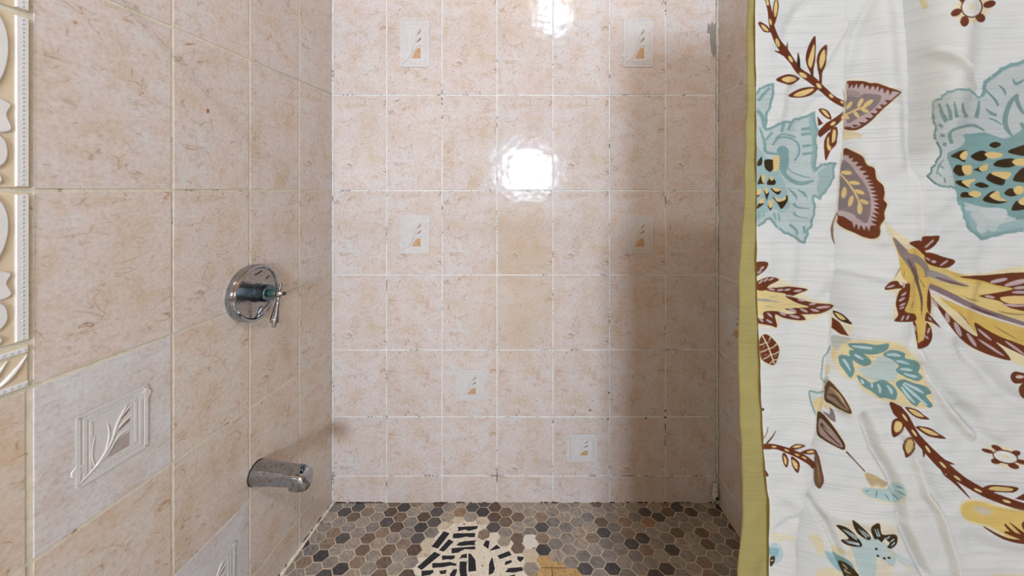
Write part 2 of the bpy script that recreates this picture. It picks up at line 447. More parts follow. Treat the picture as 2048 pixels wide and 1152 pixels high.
lcols = [665, 598, 499, 345, 62]
zrow = [HC-(r-HY)*U for r in rows]
La = [-on_left(p, HY)[0] for p in lcols]; La[0] = -0.001
for i in range(len(rows)-1):
    for j in range(4):
        warm = 0.0 if i < 5 else (0.04 if i == 5 else 0.11)  # lower rows tinted warmer: warm ambient light put into the tile colour
        dec = (i, j) in ((6, 3), (8, 2))
        t = tint(0.03, warm) if not dec else (1, 1, 1, 1)
        o = put_tile(wall_left, La[j+1], La[j], zrow[i+1], zrow[i], t, 0.0048 if j < 3 else 0.0058, mt='tile_pale' if dec else 'tile')
        if dec: deco(o, La[j]-La[j+1], zrow[i]-zrow[i+1], 'inlay_grey')
rcols = [0.003, 0.2, 0.4, 0.6, 0.8, 1.0, 1.2, 1.4, 1.6]
for i in range(len(rows)-1):
    for j in range(8):
        o = put_tile(wall_right, rcols[j], rcols[j+1], zrow[i+1], zrow[i], tint(0.04, 0.0))
        if (i, j) == (6, 0): deco(o, rcols[j+1]-rcols[j], zrow[i]-zrow[i+1])

# the relief border strip at the near end of the left wall
BW = 0.082                                      # its width
b1 = La[4] - 0.0035; b0 = b1 - BW
def zl(py, px=60): return on_left(px, py)[1]
def la(px): return -on_left(px, HY)[0]
zr1 = zrow[6]                                     # joint under the border
zs = [zr1, zl(684), zrow[5], zl(32), zl(32)+0.19, zl(32)+0.38]
def border(z0, z1, k):
    x0, x1 = b0, b1; g = 0.004
    m = MB().prism([(x0, z0+g), (x1, z0+g), (x1, z1-g), (x0, z1-g)], TT, -0.0012, 0.0012)
    o = m.build('border_tile', wall_left, M['tan_field'])
    h = z1-z0
    sw = 0.0135                                   # beaded edge strips
    for xa in (x1-sw-0.0006, x0+0.0006):
        m = MB().prism([(xa, z0+g+.002), (xa+sw, z0+g+.002), (xa+sw, z1-g-.002), (xa, z1-g-.002)], -0.001, -0.0042, 0.001)
        m.build('edge_strip', o, M['white_scroll'])
        m = MB(); n = int(h/0.0068)
        for q in range(n):
            zz = z0+g+.006+(h-2*g-.012)*q/(n-1)
            m.lathe([(0.0, 0.0052), (0.0012, 0.0050), (0.0017, 0.0042), (0.0018, 0.0036)], 8, M=Matrix.Rotation(R(90), 3, 'X'), org=(xa+sw*0.5, 0, zz))
        m.build('bead_row', o, M['bead'], smooth=True)
    # scrolls and leaves in relief between the strips, mirrored about the middle
    xm = (x0+x1)/2; hw = BW/2-sw-0.004
    sh = [[(0, 0.56), (0.50, 0.60), (0.80, 0.74), (0.78, 0.88), (0.45, 0.98), (0, 0.99)],
          [(0, 0.33), (0.5, 0.30), (0.95, 0.33), (0.75, 0.41), (0.92, 0.47), (0.45, 0.50), (0, 0.50)],
          [(0, 0.10), (0.45, 0.10), (0.78, 0.16), (0.72, 0.25), (0.40, 0.29), (0, 0.28)],
          [(0, 0.0), (0.5, 0.01), (0.55, 0.05), (0.2, 0.085), (0, 0.08)]]
    for poly in sh:
        for sg in (1, -1):
            pts = crom([(xm+sg*p[0]*hw*1.05, z0+g+0.004+(h-2*g-0.008)*p[1]) for p in poly], True, 4)
            m = MB().prism(pts, -0.001, -0.0048, 0.0022)
            m.build('scroll', o, M['white_scroll'], smooth=True)
    return o
border(zs[1], zs[2], 0); border(zs[2], zs[3], 1); border(zs[3], zs[4], 2); border(zs[4], zs[5], 3)
# short cross piece under the border
m = MB().prism([(b0, zs[0]+.003), (b1, zs[0]+.003), (b1, zs[1]-.003), (b0, zs[1]-.003)], TT, -0.0012, 0.0012)
o = m.build('border_tile', wall_left, M['tan_field'])
hh = zs[1]-zs[0]
for za in (zs[0]+.005, zs[1]-.005-.008):
    m = MB().prism([(b0+.001, za), (b1-.001, za), (b1-.001, za+.008), (b0+.001, za+.008)], -0.001, -0.0036, 0.0008); m.build('edge_strip', o, M['white_scroll'])
    m = MB()
    for q in range(11):
        xx = b0+.005+(BW-.010)*q/10; m.lathe([(0.0, 0.0048), (0.0014, 0.0045), (0.0018, 0.0034)], 8, M=Matrix.Rotation(R(90), 3, 'X'), org=(xx, 0, za+.004))
    m.build('bead_row', o, M['bead'], smooth=True)
for q in range(4):
    xs = b1-0.002-q*0.020
    pts = [(xs-0.034+0.034*t, -0.0022, zs[0]+0.016+(hh-0.034)*(t**1.6)) for t in (0, .2, .4, .6, .8, 1)]
    MB().tube(pts, [0.0008, 0.0022, 0.003, 0.003, 0.002, 0.0008], 8).build('scroll', o, M['white_scroll'], smooth=True)
# plain tiles below the cross piece and on the near side of the border
for i in range(6, len(rows)-1):
    put_tile(wall_left, b0, b1, zrow[i+1], zrow[i], tint(0.03, 0.15))  # same warm light tint as the lower rows
for i in range(len(rows)-1):
    for q in range(3): put_tile(wall_left, b0-0.205-0.2*q, b0-0.005-0.2*q, zrow[i+1], zrow[i], tint(0.03, 0.04))

# corner details -------------------------------------------------------------
def bead_strip(name, parent, pts, r, mat): return MB().tube(pts, r, 8).build(name, parent, mat, smooth=True)
zz = [0.0+0.02*k for k in range(0, 128)]
bead_strip('caulk_bead', wall_back, [(XR-0.0035+random.uniform(-.0012, .0012), D-0.0025, z) for z in zz], [0.0045+random.uniform(-.0012, .0016) for _ in zz], M['caulk'])
bead_strip('caulk_bead', wall_back, [(XL+0.002, D-0.001, z) for z in zz], [0.0035]*len(zz), M['grout'])
# grey cement smear high in the right corner
sm = [(1416, 47), (1421, 52), (1424, 43), (1428, 50), (1433, 44), (1435, 58), (1434, 80), (1432, 100), (1428, 116), (1423, 104), (1420, 84), (1420, 66), (1414, 66)]
MB().prism([on_back(*p) for p in sm], D+0.001, D-0.0022, 0.0006).build('cement_smear', wall_back, M['cement'])
# lump of caulk with a hole in the low corner
px, pz = on_back(1427, 982)
m = MB(); m.tube([(px+.004, D-.004, pz+.034), (px, D-.010, pz+.012), (px-.003, D-.014, pz-.012), (px, D-.012, pz-.022)], [0.006, 0.011, 0.012, 0.006], 10)
o = m.build('caulk_lump', wall_back, M['caulk'], smooth=True)
m = MB().lathe([(0, 0.0262), (0.005, 0.0258), (0.0065, 0.0235)], 12, M=Matrix.Rotation(R(90), 3, 'X'), org=(px, D, pz-.008)); m.build('hole', o, M['dark'])
# black mildew in the base joint and specks in the grout
def speck(px, py, r, mat='cement_d'):
    r *= 0.7
    x, z = on_back(px, py)
    pts = [(x+r*U*math.cos(a)*random.uniform(.6, 1.2), z+r*U*math.sin(a)*random.uniform(.5, 1.1)) for a in np.linspace(0, 2*math.pi, 8)[:-1]]
    MB().prism(pts, D+0.0015, D-0.0004).build('mildew_spot', wall_back, M[mat])
for p in ((1180, 820, 4), (1218, 786, 3), (1216, 838, 3.5), (1292, 837, 3.5), (1331, 822, 3.5), (1331, 835, 4), (672, 926, 2.2), (672, 936, 2), (883, 196, 2), (883, 206, 1.6), (994, 452, 1.5), (1106, 844, 2), (770, 715, 1.6)):
    speck(*p)
# grime along the foot of the back wall
m = MB()
for k in range(60):
    px = random.choice((random.uniform(668, 760), random.uniform(860, 990), random.uniform(1060, 1110), random.uniform(1230, 1432), random.uniform(668, 1432)))
    x, _ = on_back(px, 1000); l = random.uniform(.003, .018)
    m.box((x, D-0.0022, 0.0), (x+l, D+0.0, random.uniform(.001, .0030)))
o = m.build('grime_line', wall_back, M['rust']); o['kind'] = 'stuff'
# rusty chip on the left wall and dark nick beside the plaque
a, z = on_left(415, 222); MB().prism(crom([(-a-.002, z-.004), (-a+.002, z-.003), (-a+.003, z+.003), (-a-.001, z+.005)], True, 3), 0.001, -0.0008).build('rust_spot', wall_left, plain('orange_rust', srgb(170, 98, 40), .7))

# ------------------------------------------------------------------ hexagon floor
HR, HQ = 0.02664, 0.82
PITX, PITY = 1.5*HR, math.sqrt(3)*HR*HQ
hx0, hy0 = on_floor(1126.5, 1014.6)
def clip(poly, a, b, c):
    out = []
    for i in range(len(poly)):
        p, q = poly[i], poly[(i+1) % len(poly)]
        dp, dq = a*p[0]+b*p[1]+c, a*q[0]+b*q[1]+c
        if dp >= 0: out.append(p)
        if (dp >= 0) != (dq >= 0):
            t = dp/(dp-dq); out.append((p[0]+(q[0]-p[0])*t, p[1]+(q[1]-p[1])*t))
    return out
def inside(p, poly):
    c = False
    for i in range(len(poly)):
        (x1, y1), (x2, y2) = poly[i-1], poly[i]
        if (y1 > p[1]) != (y2 > p[1]) and p[0] < (x2-x1)*(p[1]-y1)/(y2-y1)+x1: c = not c
    return c
def Z5(pts): return [(800+x/6.4, 990+y/6.4) for x, y in pts]
patch_px = Z5([(60, 1075), (150, 960), (125, 875), (200, 805), (390, 790), (400, 680), (445, 560), (430, 510), (500, 440), (600, 440), (670, 365), (760, 362), (850, 310), (960, 312), (985, 375), (1100, 385), (1135, 412), (1265, 415), (1265, 480), (1310, 515), (1410, 518), (1450, 590), (1590, 520), (1610, 640), (1600, 690), (1560, 745), (1610, 800), (1580, 900), (1612, 960), (1640, 1037), (1650, 1075)])
hole_px = Z5([(1575, 560), (1610, 512), (1740, 515), (1772, 600), (1730, 668), (1610, 682), (1588, 620)])
board_px = Z5([(1745, 822), (1792, 764), (1910, 764), (1965, 845), (2065, 850), (2110, 905), (2290, 925), (2340, 985), (2345, 1075), (1625, 1075), (1660, 990), (1760, 985), (1805, 915)])
toF = lambda pts: [on_floor(*p) for p in pts]
patch, holep, board = toF(patch_px), toF(hole_px), toF(board_px)
loose = Z5([(1075, 505), (1335, 590), (1510, 680)])
PAL = [((156, 149, 142), 6), ((140, 136, 132), 4), ((168, 160, 151), 5), ((152, 135, 120), 4), ((124, 107, 94), 3), ((98, 82, 72), 3), ((90, 88, 90), 3), ((70, 69, 73), 2.2), ((176, 164, 152), 3), ((162, 132, 106), 1.0)]
pal = [srgb(*c) for c, _ in PAL]; pw = np.array([q for _, q in PAL]); pw = pw/pw.sum()
VOID = [[(735, 408), (1000, 395), (985, 430), (880, 458), (830, 440), (735, 465), (750, 440)],
 [(560, 462), (635, 490), (485, 683), (402, 660)], [(625, 565), (685, 595), (560, 723), (497, 705)],
 [(680, 495), (730, 488), (860, 488), (960, 484), (960, 535), (900, 540), (850, 530), (760, 550), (675, 553)],
 [(720, 640), (760, 605), (830, 590), (985, 578), (955, 600), (960, 640), (880, 640), (780, 650)],
 [(660, 680), (960, 655), (965, 690), (930, 695), (830, 690), (740, 735), (660, 745)],
 [(440, 725), (520, 762), (278, 958), (220, 920)],
 [(538, 772), (600, 775), (700, 772), (700, 805), (660, 825), (600, 820), (540, 830)],
 [(760, 820), (790, 765), (855, 748), (855, 805), (800, 800), (775, 815)],
 [(875, 750), (905, 750), (965, 830), (975, 970), (875, 980)],
 [(412, 870), (520, 868), (640, 855), (725, 880), (720, 905), (640, 900), (560, 920), (415, 930)],
 [(765, 850), (855, 850), (850, 930), (858, 1060), (775, 1060), (760, 960)],
 [(275, 970), (430, 958), (425, 990), (385, 1020), (275, 1037)],
 [(640, 1010), (680, 955), (730, 945), (725, 985), (695, 1060), (640, 1060)],
 [(1100, 577), (1148, 590), (1130, 690), (1065, 640)], [(1235, 635), (1290, 678), (1200, 700), (1142, 712)],
 [(1245, 775), (1395, 715), (1430, 765), (1280, 820)], [(1180, 788), (1200, 880), (1215, 940), (1190, 1000), (1135, 1020), (1140, 880)],
 [(1340, 895), (1350, 850), (1425, 830), (1430, 860), (1390, 880)], [(1345, 985), (1390, 935), (1560, 920), (1575, 965), (1450, 990)],
 [(1500, 785), (1585, 790), (1575, 825), (1540, 855), (1505, 825)], [(1360, 1075), (1390, 1035), (1470, 1015), (1480, 1075)], [(180, 1060), (200, 1030), (240, 1040), (240, 1075)]]
VOIDF = [toF(Z5(l)) for l in VOID]
hexpts = [(HR*math.cos(R(60*k)), HR*HQ*math.sin(R(60*k))) for k in range(6)]
GAP = 0.0019
hsm = [(x*(1-GAP/HR), y*(1-GAP/HR/HQ*1.0)) for x, y in hexpts]
def hexmesh(pts):
    n = len(pts); ins = []
    cx = sum(p[0] for p in pts)/n; cy = sum(p[1] for p in pts)/n
    for x, y in pts:
        l = math.hypot(x-cx, y-cy)+1e-9; ins.append((x-(x-cx)/l*0.0007, y-(y-cy)/l*0.0007))
    v = [(x, y, -0.0010) for x, y in pts]+[(x, y, -0.0004) for x, y in pts]+[(x, y, 0) for x, y in ins]
    f = [tuple(range(2*n, 3*n)), tuple(range(n))[::-1]]
    for k in range(2):
        for i in range(n): j = (i+1) % n; f.append((k*n+i, k*n+j, (k+1)*n+j, (k+1)*n+i))
    return v, f
hv, hf = hexmesh(hsm); hex_me = mesh('hexagon_tile', hv, hf); hex_me.materials.append(M['hex'])
far_v, far_f, far_c = [], [], []
nvis = 0
for i in range(-40, 30):
    for j in range(-60, 8):
        x = hx0+i*PITX; y = hy0+j*PITY+(PITY/2 if i % 2 else 0)
        if y < 0.30 or y > D+0.03: continue
        xl = XL-KL*(D-y)
        if x < xl-HR or x > XR+HR: continue
        py = HY+HC*F/y; px = VX+x*F/y
        vis = py < 1175 and 520 < px < 1520
        if inside((x, y), patch) or inside((x, y), holep) or inside((x, y), board): continue
        # small irregularity of the setting
        jx, jy = random.uniform(-.0006, .0006), random.uniform(-.0005, .0005)
        poly = [(p[0]+x+jx, p[1]+y+jy) for p in hsm]
        if any(inside(pt, poly) for vp in VOIDF for pt in vp) or any(inside(pt, vp) for vp in VOIDF for pt in poly): continue
        q = clip(poly, 0, -1, D-0.0012)
        q = clip(q, -1, 0, XR-0.0025) if q else q
        q = clip(q, 1, -KL, -(XL-KL*D)-0.009) if q else q
        if len(q) < 3: continue
        ar = 0.5*abs(sum(q[k][0]*q[(k+1) % len(q)][1]-q[(k+1) % len(q)][0]*q[k][1] for k in range(len(q))))
        if ar < 4e-5: continue
        col = pal[rng.choice(len(pal), p=pw)]
        if vis:
            nvis += 1
            if len(q) == 6 and ar > 0.98*0.5*abs(sum(poly[k][0]*poly[(k+1) % 6][1]-poly[(k+1) % 6][0]*poly[k][1] for k in range(6))):
                obj('hexagon_tile', hex_me, floor, (x+jx, y+jy, random.uniform(0, .0004)), None, col)
            else:
                v, f = hexmesh([(a-x, b-y) for a, b in q]); me = mesh('hexagon_tile', v, f); me.materials.append(M['hex'])
                obj('hexagon_tile', me, floor, (x, y, 0), None, col)
        else:
            v, f = hexmesh(q); n = len(far_v); far_v += v; far_c += list(col)*len(v); far_f += [tuple(n+k for k in t) for t in f]
for (px, py), col, a in zip(loose, (pal[3], pal[8], pal[4]), (0.5, 0.15, 0.1)):
    x, y = on_floor(px, py)
    o = obj('hexagon_tile', hex_me, floor, (x, y, 0.001), None, col); o.rotation_euler = (0, 0, a); o.scale = (0.9, 0.95, 1)
print('visible hexagons', nvis)
fm_ = mesh('hexagon_tile_field', far_v, far_f); fm_.color_attributes.new('stone', 'FLOAT_COLOR', 'POINT').data.foreach_set('color', far_c)
o = obj('hexagon_tile_field', fm_, floor, None, M['hex_field']); o['kind'] = 'stuff'

def slab(name, parent, poly, z0, z1, mat):
    m = MB().prism(poly, z0, z1)
    m.v = [(v[0], v[2], v[1]) for v in m.v]
    return m.build(name, parent, mat)
def rough(poly, k=5, amp=0.0009, smooth=True):
    q = crom(poly, True, k) if smooth else poly
    return [(x+random.uniform(-amp, amp), y+random.uniform(-amp, amp)) for x, y in q]
po = slab('mortar_patch', floor, rough(patch, 3, 0.0008, False), -0.0010, -0.0006, M['mortar'])
ho = slab('mortar_patch', floor, rough(holep, 3, 0.001), -0.0010, 0.0002, plain('white_mortar', srgb(240, 236, 226), .8, 0, .05, 80, .4))
bo = slab('backer_board', floor, board, -0.0010, -0.0007, M['board'])
for l in ([(1805, 925), (2330, 930), (2330, 936), (1805, 931)], [(1940, 931), (1948, 931), (1960, 1075), (1950, 1075)]):
    slab('board_joint', bo, toF(Z5(l)), -0.0007, -0.0004, M['rust'])
for l in ([(1640, 985), (1700, 990), (1760, 985), (1735, 1010), (1660, 1005)], [(1480, 585), (1500, 588), (1520, 600), (1500, 615), (1482, 600)], [(1690, 672), (1735, 655), (1725, 680), (1690, 684)], [(1040, 905), (1070, 890), (1060, 905), (1042, 915)], [(500, 970), (545, 965), (600, 955), (585, 1005), (520, 1010)], [(810, 365), (825, 362), (830, 378), (818, 382)]):
    slab('dark_chip', floor, toF(Z5(l)), -0.0006, -0.0002, M['dark'])
for l in VOID:
    slab('dark_gap', po, toF(Z5(l)), -0.0006, -0.0003, M['void'])
# cream mortar that shows along the foot of the left wall
m = MB()
for k in range(24):
    a = 0.004+k*0.0125; l = 0.0125
    m.box((-a-l, -0.0075+random.uniform(-.002, .001), -0.002), (-a, 0.0, random.uniform(.0008, .003)))
m.build('mortar_edge', wall_left, M['mortar'])
m = MB()
for k in range(16):
    a = random.uniform(0.005, .28); m.box((-a-random.uniform(.004, .014), -0.0015, 0.002), (-a, 0.0, random.uniform(.004, .006)))
m.build('grime_line', wall_left, M['dark'])['kind'] = 'stuff'

# ------------------------------------------------------------------ shower valve (on the left wall)
def wall_empty(name, px, py):
    a, z = on_left(px, py)
    p = Lorg + Ldir*a; e = empty(name, (p.x, p.y, z)); e.rotation_euler = (0, 0, LROT); return e
ROT = Matrix.Rotation(R(90), 3, 'X')                 # lathe axis +z -> local -y (out of the wall)
val = wall_empty('shower_valve', 500, 585)
tag(val, 'round chrome shower valve with a hanging lever handle on the left wall', 'shower valve')
def lat(name, prof, mat, parent, n=40, org=(0, 0, 0)):
    return MB().lathe(prof, n, M=ROT, org=org).build(name, parent, mat, smooth=True)
pr = 0.072
plate = lat('escutcheon', [(0, 0.0), (pr, 0.0), (pr+.0008, 0.004), (pr, 0.020), (pr-.002, 0.0225), (pr-.006, 0.0235), (pr-.008, 0.0215), (pr-.011, 0.0205), (0.03, 0.0215), (0.0, 0.022)], M['chrome_d'], val, 56)
lat('rim', [(pr-.0095, 0.0205), (pr-.006, 0.0245), (pr-.0015, 0.0238), (pr+.0012, 0.019), (pr+.0014, 0.004), (pr+.0005, 0.0)], M['chrome'], plate, 56)
body = lat('valve_body', [(0.0, 0.020), (0.0245, 0.020), (0.0245, 0.025), (0.0222, 0.0265), (0.0222, 0.037), (0.0208, 0.038), (0.0208, 0.0395), (0.0222, 0.0405), (0.0222, 0.055), (0.020, 0.0575), (0.0, 0.0575)], M['chrome_b'], val)
lat('stem_nut', [(0, 0.057), (0.0105, 0.057), (0.0105, 0.0620), (0.0080, 0.0635), (0.0082, 0.0690), (0.0065, 0.0710), (0, 0.071)], M['verdigris'], val, 12)
lat('stem_collar', [(0, 0.070), (0.0055, 0.070), (0.0065, 0.073), (0.005, 0.0765), (0.0, 0.0765)], M['chrome'], val, 20)
hub_ = lat('handle_hub', [(0, 0.075), (0.007, 0.076), (0.0095, 0.080), (0.0095, 0.086), (0.007, 0.090), (0.005, 0.092), (0.0045, 0.095), (0, 0.096)], M['chrome'], val, 24)
lat('hub_cap', [(0, 0.0945), (0.0044, 0.0945), (0.0046, 0.098), (0.003, 0.100), (0, 0.1002)], M['dark'], val, 16)
han = MB().lathe([(0, 0.026), (0.0042, 0.024), (0.0045, 0.021), (0.0028, 0.0185), (0.0028, 0.016), (0.0052, 0.014), (0.0052, 0.012), (0.0038, 0.010), (0.0045, -0.010), (0.0056, -0.013), (0.0046, -0.016), (0.0062, -0.019), (0.0048, -0.022),
                 (0.0062, -0.026), (0.0085, -0.045), (0.0112, -0.062), (0.0118, -0.068), (0.0095, -0.072), (0.0052, -0.0735), (0.0052, -0.081), (0.0036, -0.083), (0, -0.083)], 24,
                M=Matrix.Rotation(R(13), 3, 'Y'), org=(0, -0.083, 0)).build('lever_handle', val, M['chrome'], smooth=True)
# raised tab and screw of the face plate
MB().prism([(-0.002, -0.062), (0.022, -0.060), (0.026, -0.046), (0.012, -0.040)], -0.021, -0.0275, 0.0015).build('stop_tab', val, M['chrome'])
for x, z, l in ((0.004, 0.050, 0.011), (0.034, 0.032, 0.006)):
    MB().prism([(x-l, z-.0035), (x+l, z+.0025), (x+l, z+.0045), (x-l, z-.001)], -0.0205, -0.0222).build('indicator_mark', plate, M['dark'])
MB().tube([(0.002, -0.056, -0.018), (0.004, -0.044, -0.034), (-0.012, -0.027, -0.060)], 0.0014, 6).build('scald_guard_wire', val, M['dark'], smooth=True)

# ------------------------------------------------------------------ tub spout
sp = wall_empty('tub_spout', 513, 945)
tag(sp, 'chrome tub spout with a small diverter knob low on the left wall', 'spout')
def ring(y, hw, top, bot, e=0.8, n=28):
    pts = []
    for k in range(n):
        a = 2*math.pi*k/n; c, s_ = math.cos(a), math.sin(a)
        pts.append((hw*math.copysign(abs(c)**e, c), -y, (top if s_ > 0 else -bot)*abs(s_)**e))
    return pts
secs = [(0.0, .029, .0285, .029, .95), (0.006, .0295, .029, .0285, .95), (0.03, .0285, .0270, .0262, .85), (0.06, .0270, .0242, .0215, .75), (0.09, .0262, .0220, .0185, .65), (0.109, .0258, .0206, .0178, .6), (0.112, .0258, .0204, .0290, .55), (0.132, .0250, .0190, .0300, .55), (0.143, .0235, .0160, .0298, .6), (0.149, .0200, .0100, .0285, .7), (0.151, .0130, .0030, .0230, .8)]
m = MB(); n = 28
for s_ in secs: m.v += ring(*s_)
for i in range(len(secs)-1):
    for k in range(n): m.f.append((i*n+k, i*n+(k+1) % n, (i+1)*n+(k+1) % n, (i+1)*n+k))
m.f.append(tuple(range(n))); m.f.append(tuple((len(secs)-1)*n+k for k in range(n)))
sb = m.build('spout_body', sp, M['chrome'], smooth=True)
lat('wall_gasket', [(0.0, 0.0), (0.0305, 0.0), (0.0308, 0.002), (0.0295, 0.003), (0, 0.003)], M['dark'], sp, 32)
m = MB(); m.lathe([(0.004, 0.010), (0.004, 0.020), (0.0065, 0.0215), (0.0065, 0.0235), (0.004, 0.0245), (0, 0.0245)], 16, org=(0, -0.134, 0.004)); m.build('diverter_knob', sp, M['chrome_b'], smooth=True)
m = MB()
for k in range(70):
    y = random.uniform(0.02, 0.14); a = random.uniform(-1.0, 2.6)
    f_ = y/0.15; hw = .0285-.006*f_; top = .0285-.013*f_
    m.lathe([(0, 0.0009), (0.0008, 0.0005), (0.0011, -0.0004)], 6, M=Matrix.Rotation(-a+R(90), 3, 'Y'), org=(math.cos(a)*hw*0.97, -y, math.sin(a)*top*(0.97 if a > 0 else .8)))
m.build('water_drops', sp, M['chrome'], smooth=True)['kind'] = 'stuff'

# ------------------------------------------------------------------ printed shower curtain
# The print is drawn on a flat cloth canvas (1 unit = 1/SC pixel) and stored on the cloth as colours.
CX0, CX1, SC = 1495, 2065, 2
CW, CH = (CX1-CX0)*SC, 1152*SC
lin = lambda c: np.array(srgb(*c)[:3])
BASE = (238, 236, 232); BR = (108, 34, 24); DK = (36, 6, 12); YE = (240, 206, 138); GO = (228, 190, 104); HA = (246, 226, 184)
TE = (134, 172, 172); PT = (200, 212, 210); MA = (142, 124, 128); PI = (200, 174, 174); LB = (176, 210, 216); DT = (96, 140, 142)
img = np.tile(lin(BASE).astype(np.float32), (CH, CW, 1))
OX, OY, SZ = 1480, 0, 3.84
def T(ox, oy):
    global OX, OY
    OX, OY = ox, oy
def cv(pts): return [((OX+x/SZ-CX0)*SC, (OY+y/SZ)*SC) for x, y in pts]
def mask(pts):
    P_ = np.array(pts); x0, y0 = np.floor(P_.min(0)).astype(int)-1; x1, y1 = np.ceil(P_.max(0)).astype(int)+2
    x0, y0, x1, y1 = max(x0, 0), max(y0, 0), min(x1, CW), min(y1, CH)
    if x1 <= x0 or y1 <= y0: return None
    X, Y = np.meshgrid(np.arange(x0, x1)+.5, np.arange(y0, y1)+.5); m = np.zeros(X.shape, bool)
    a = P_; b = np.roll(P_, -1, 0)
    for (ax, ay), (bx, by) in zip(a, b):
        if ay == by: continue
        m ^= ((ay > Y) != (by > Y)) & (X < (bx-ax)*(Y-ay)/(by-ay)+ax)
    return m, x0, y0, x1, y1
def blend(r, col, al=1.0):
    if r is None: return
    m, x0, y0, x1, y1 = r; a = m.astype(np.float32)[..., None]*al
    img[y0:y1, x0:x1] = img[y0:y1, x0:x1]*(1-a)+lin(col)*a
def P(col, pts, sm=True, al=1.0, k=4):
    q = cv(pts); q = crom(q, True, k) if sm and len(q) > 3 else q
    blend(mask(q), col, al)
def band(pts, wd, closed=False):
    q = crom(pts, closed, 5); n = len(q); out = []
    ws = wd if isinstance(wd, (list, tuple)) else [wd]*len(pts)
    wi = np.interp(np.linspace(0, 1, n), np.linspace(0, 1, len(ws)), ws)
    L_, R_ = [], []
    for i, p in enumerate(q):
        a, b = q[max(i-1, 0)], q[min(i+1, n-1)]; t = np.array(b)-np.array(a); t = t/(np.hypot(*t)+1e-9); nn = np.array((-t[1], t[0]))*wi[i]/2
        L_.append(tuple(np.array(p)+nn)); R_.append(tuple(np.array(p)-nn))
    return L_+R_[::-1]
def S_(col, pts, wd, al=1.0): blend(mask(cv(band(pts, wd))), col, al)
def E_(col, x, y, a, b, ang=0, al=1.0):
    c, s = math.cos(R(ang)), math.sin(R(ang))
    P(col, [(x+a*math.cos(t)*c-b*math.sin(t)*s, y+a*math.cos(t)*s+b*math.sin(t)*c) for t in np.linspace(0, 2*math.pi, 17)[:-1]], False, al)
def H(pts, grow=14, col=HA, al=0.9):
    """soft stain of colour bleeding round a motif (grow in canvas cells)"""
    q = crom(cv(pts), True, 3); A = np.array(q); g = grow*2
    x0, y0 = np.floor(A.min(0)).astype(int)-g; x1, y1 = np.ceil(A.max(0)).astype(int)+g
    big = np.zeros((y1-y0, x1-x0), np.float32); r = mask(q)
    if r is None: return
    m, a0, b0, a1, b1 = r; big[b0-y0:b1-y0, a0-x0:a1-x0] = m
    for _ in range(2):
        for ax in (0, 1):
            c = np.cumsum(np.pad(big, [(grow//2+1, grow//2) if i == ax else (0, 0) for i in (0, 1)], mode='edge'), ax); n = grow//2*2+1
            big = (np.take(c, range(n, c.shape[ax]), ax)-np.take(c, range(0, c.shape[ax]-n), ax))/n
    a = np.clip(big*2.4, 0, 1)*al
    X0, Y0, X1, Y1 = max(x0, 0), max(y0, 0), min(x1, CW), min(y1, CH)
    if X1 <= X0 or Y1 <= Y0: return
    a = a[Y0-y0:Y1-y0, X0-x0:X1-x0, None]; img[Y0:Y1, X0:X1] = img[Y0:Y1, X0:X1]*(1-a)+lin(col)*a
def LF(out, inn, c=BR, f=YE): P(c, out); P(f, inn)
def LA(out, k=0.55, c=BR, f=YE):
    """leaf outline with a lighter heart of the same shape"""
    P(c, out); mx = sum(p[0] for p in out)/len(out); my = sum(p[1] for p in out)/len(out)
    P(f, [(mx+(x-mx)*k, my+(y-my)*k) for x, y in out])

# --- tall twig at the top of the front flap
T(1480, 0)
S_(BR, [(205, -20), (230, 90), (245, 200), (285, 310), (340, 390), (400, 470), (460, 550), (560, 620), (640, 690), (720, 760), (812, 808)], [34, 34, 40, 48, 62, 44, 50, 60, 48, 46, 50])
LF([(250, 170), (252, 60), (275, -15), (299, 30), (290, 110), (266, 190)], [(266, 130), (262, 60), (278, 0), (290, 40), (282, 105)])
LF([(140, 180), (160, 168), (205, 195), (235, 230), (240, 248), (190, 248), (163, 220)], [(163, 190), (190, 200), (218, 230), (212, 242), (180, 226)])
P(BR, [(352, 370), (365, 312), (374, 410)], False); P(BR, [(260, 390), (330, 393), (350, 440)], False)
P(DK, [(438, 470), (447, 400), (463, 470), (460, 540), (440, 505)])
LF([(578, 274), (535, 335), (507, 420), (510, 490), (540, 560), (566, 625), (566, 540), (580, 460), (583, 350)], [(570, 340), (545, 400), (525, 470), (530, 508), (546, 520), (560, 480), (573, 400)])
LF([(668, 343), (615, 385), (590, 450), (597, 530), (608, 590), (612, 650), (630, 640), (634, 560), (660, 500), (668, 420)], [(650, 383), (625, 410), (611, 470), (618, 528), (636, 508), (655, 450)])
LF([(276, 615), (330, 580), (390, 571), (445, 592), (458, 608), (400, 650), (350, 646)], [(320, 610), (370, 588), (430, 599), (420, 622), (365, 634)])
LF([(370, 738), (440, 690), (520, 669), (600, 672), (598, 690), (540, 735), (450, 753)], [(410, 735), (470, 700), (562, 680), (550, 705), (480, 740)])
for x, y, a, b, g in ((212, 20, 10, 26, -12), (236, 170, 9, 24, -10), (290, 328, 14, 34, -18), (390, 455, 12, 28, -32), (485, 578, 34, 16, 30), (607, 660, 26, 14, 45), (702, 738, 20, 12, 40), (785, 786, 14, 9, 30)): E_(YE, x, y, a, b, g)
S_(MA, [(790, 685), (800, 730), (806, 775)], [4, 8, 6])
LF([(603, 840), (650, 836), (690, 868), (704, 918), (668, 910), (630, 880)], [(625, 848), (655, 850), (688, 895), (668, 896)])
S_(BR, [(806, 872), (740, 930), (680, 970), (602, 1040)], [40, 54, 60, 46]); P(BR, [(596, 893), (640, 950), (600, 970)], False)
for x, y, a, b, g in ((715, 950, 24, 12, -35), (790, 902, 14, 9, -30)): E_(YE, x, y, a, b, g)
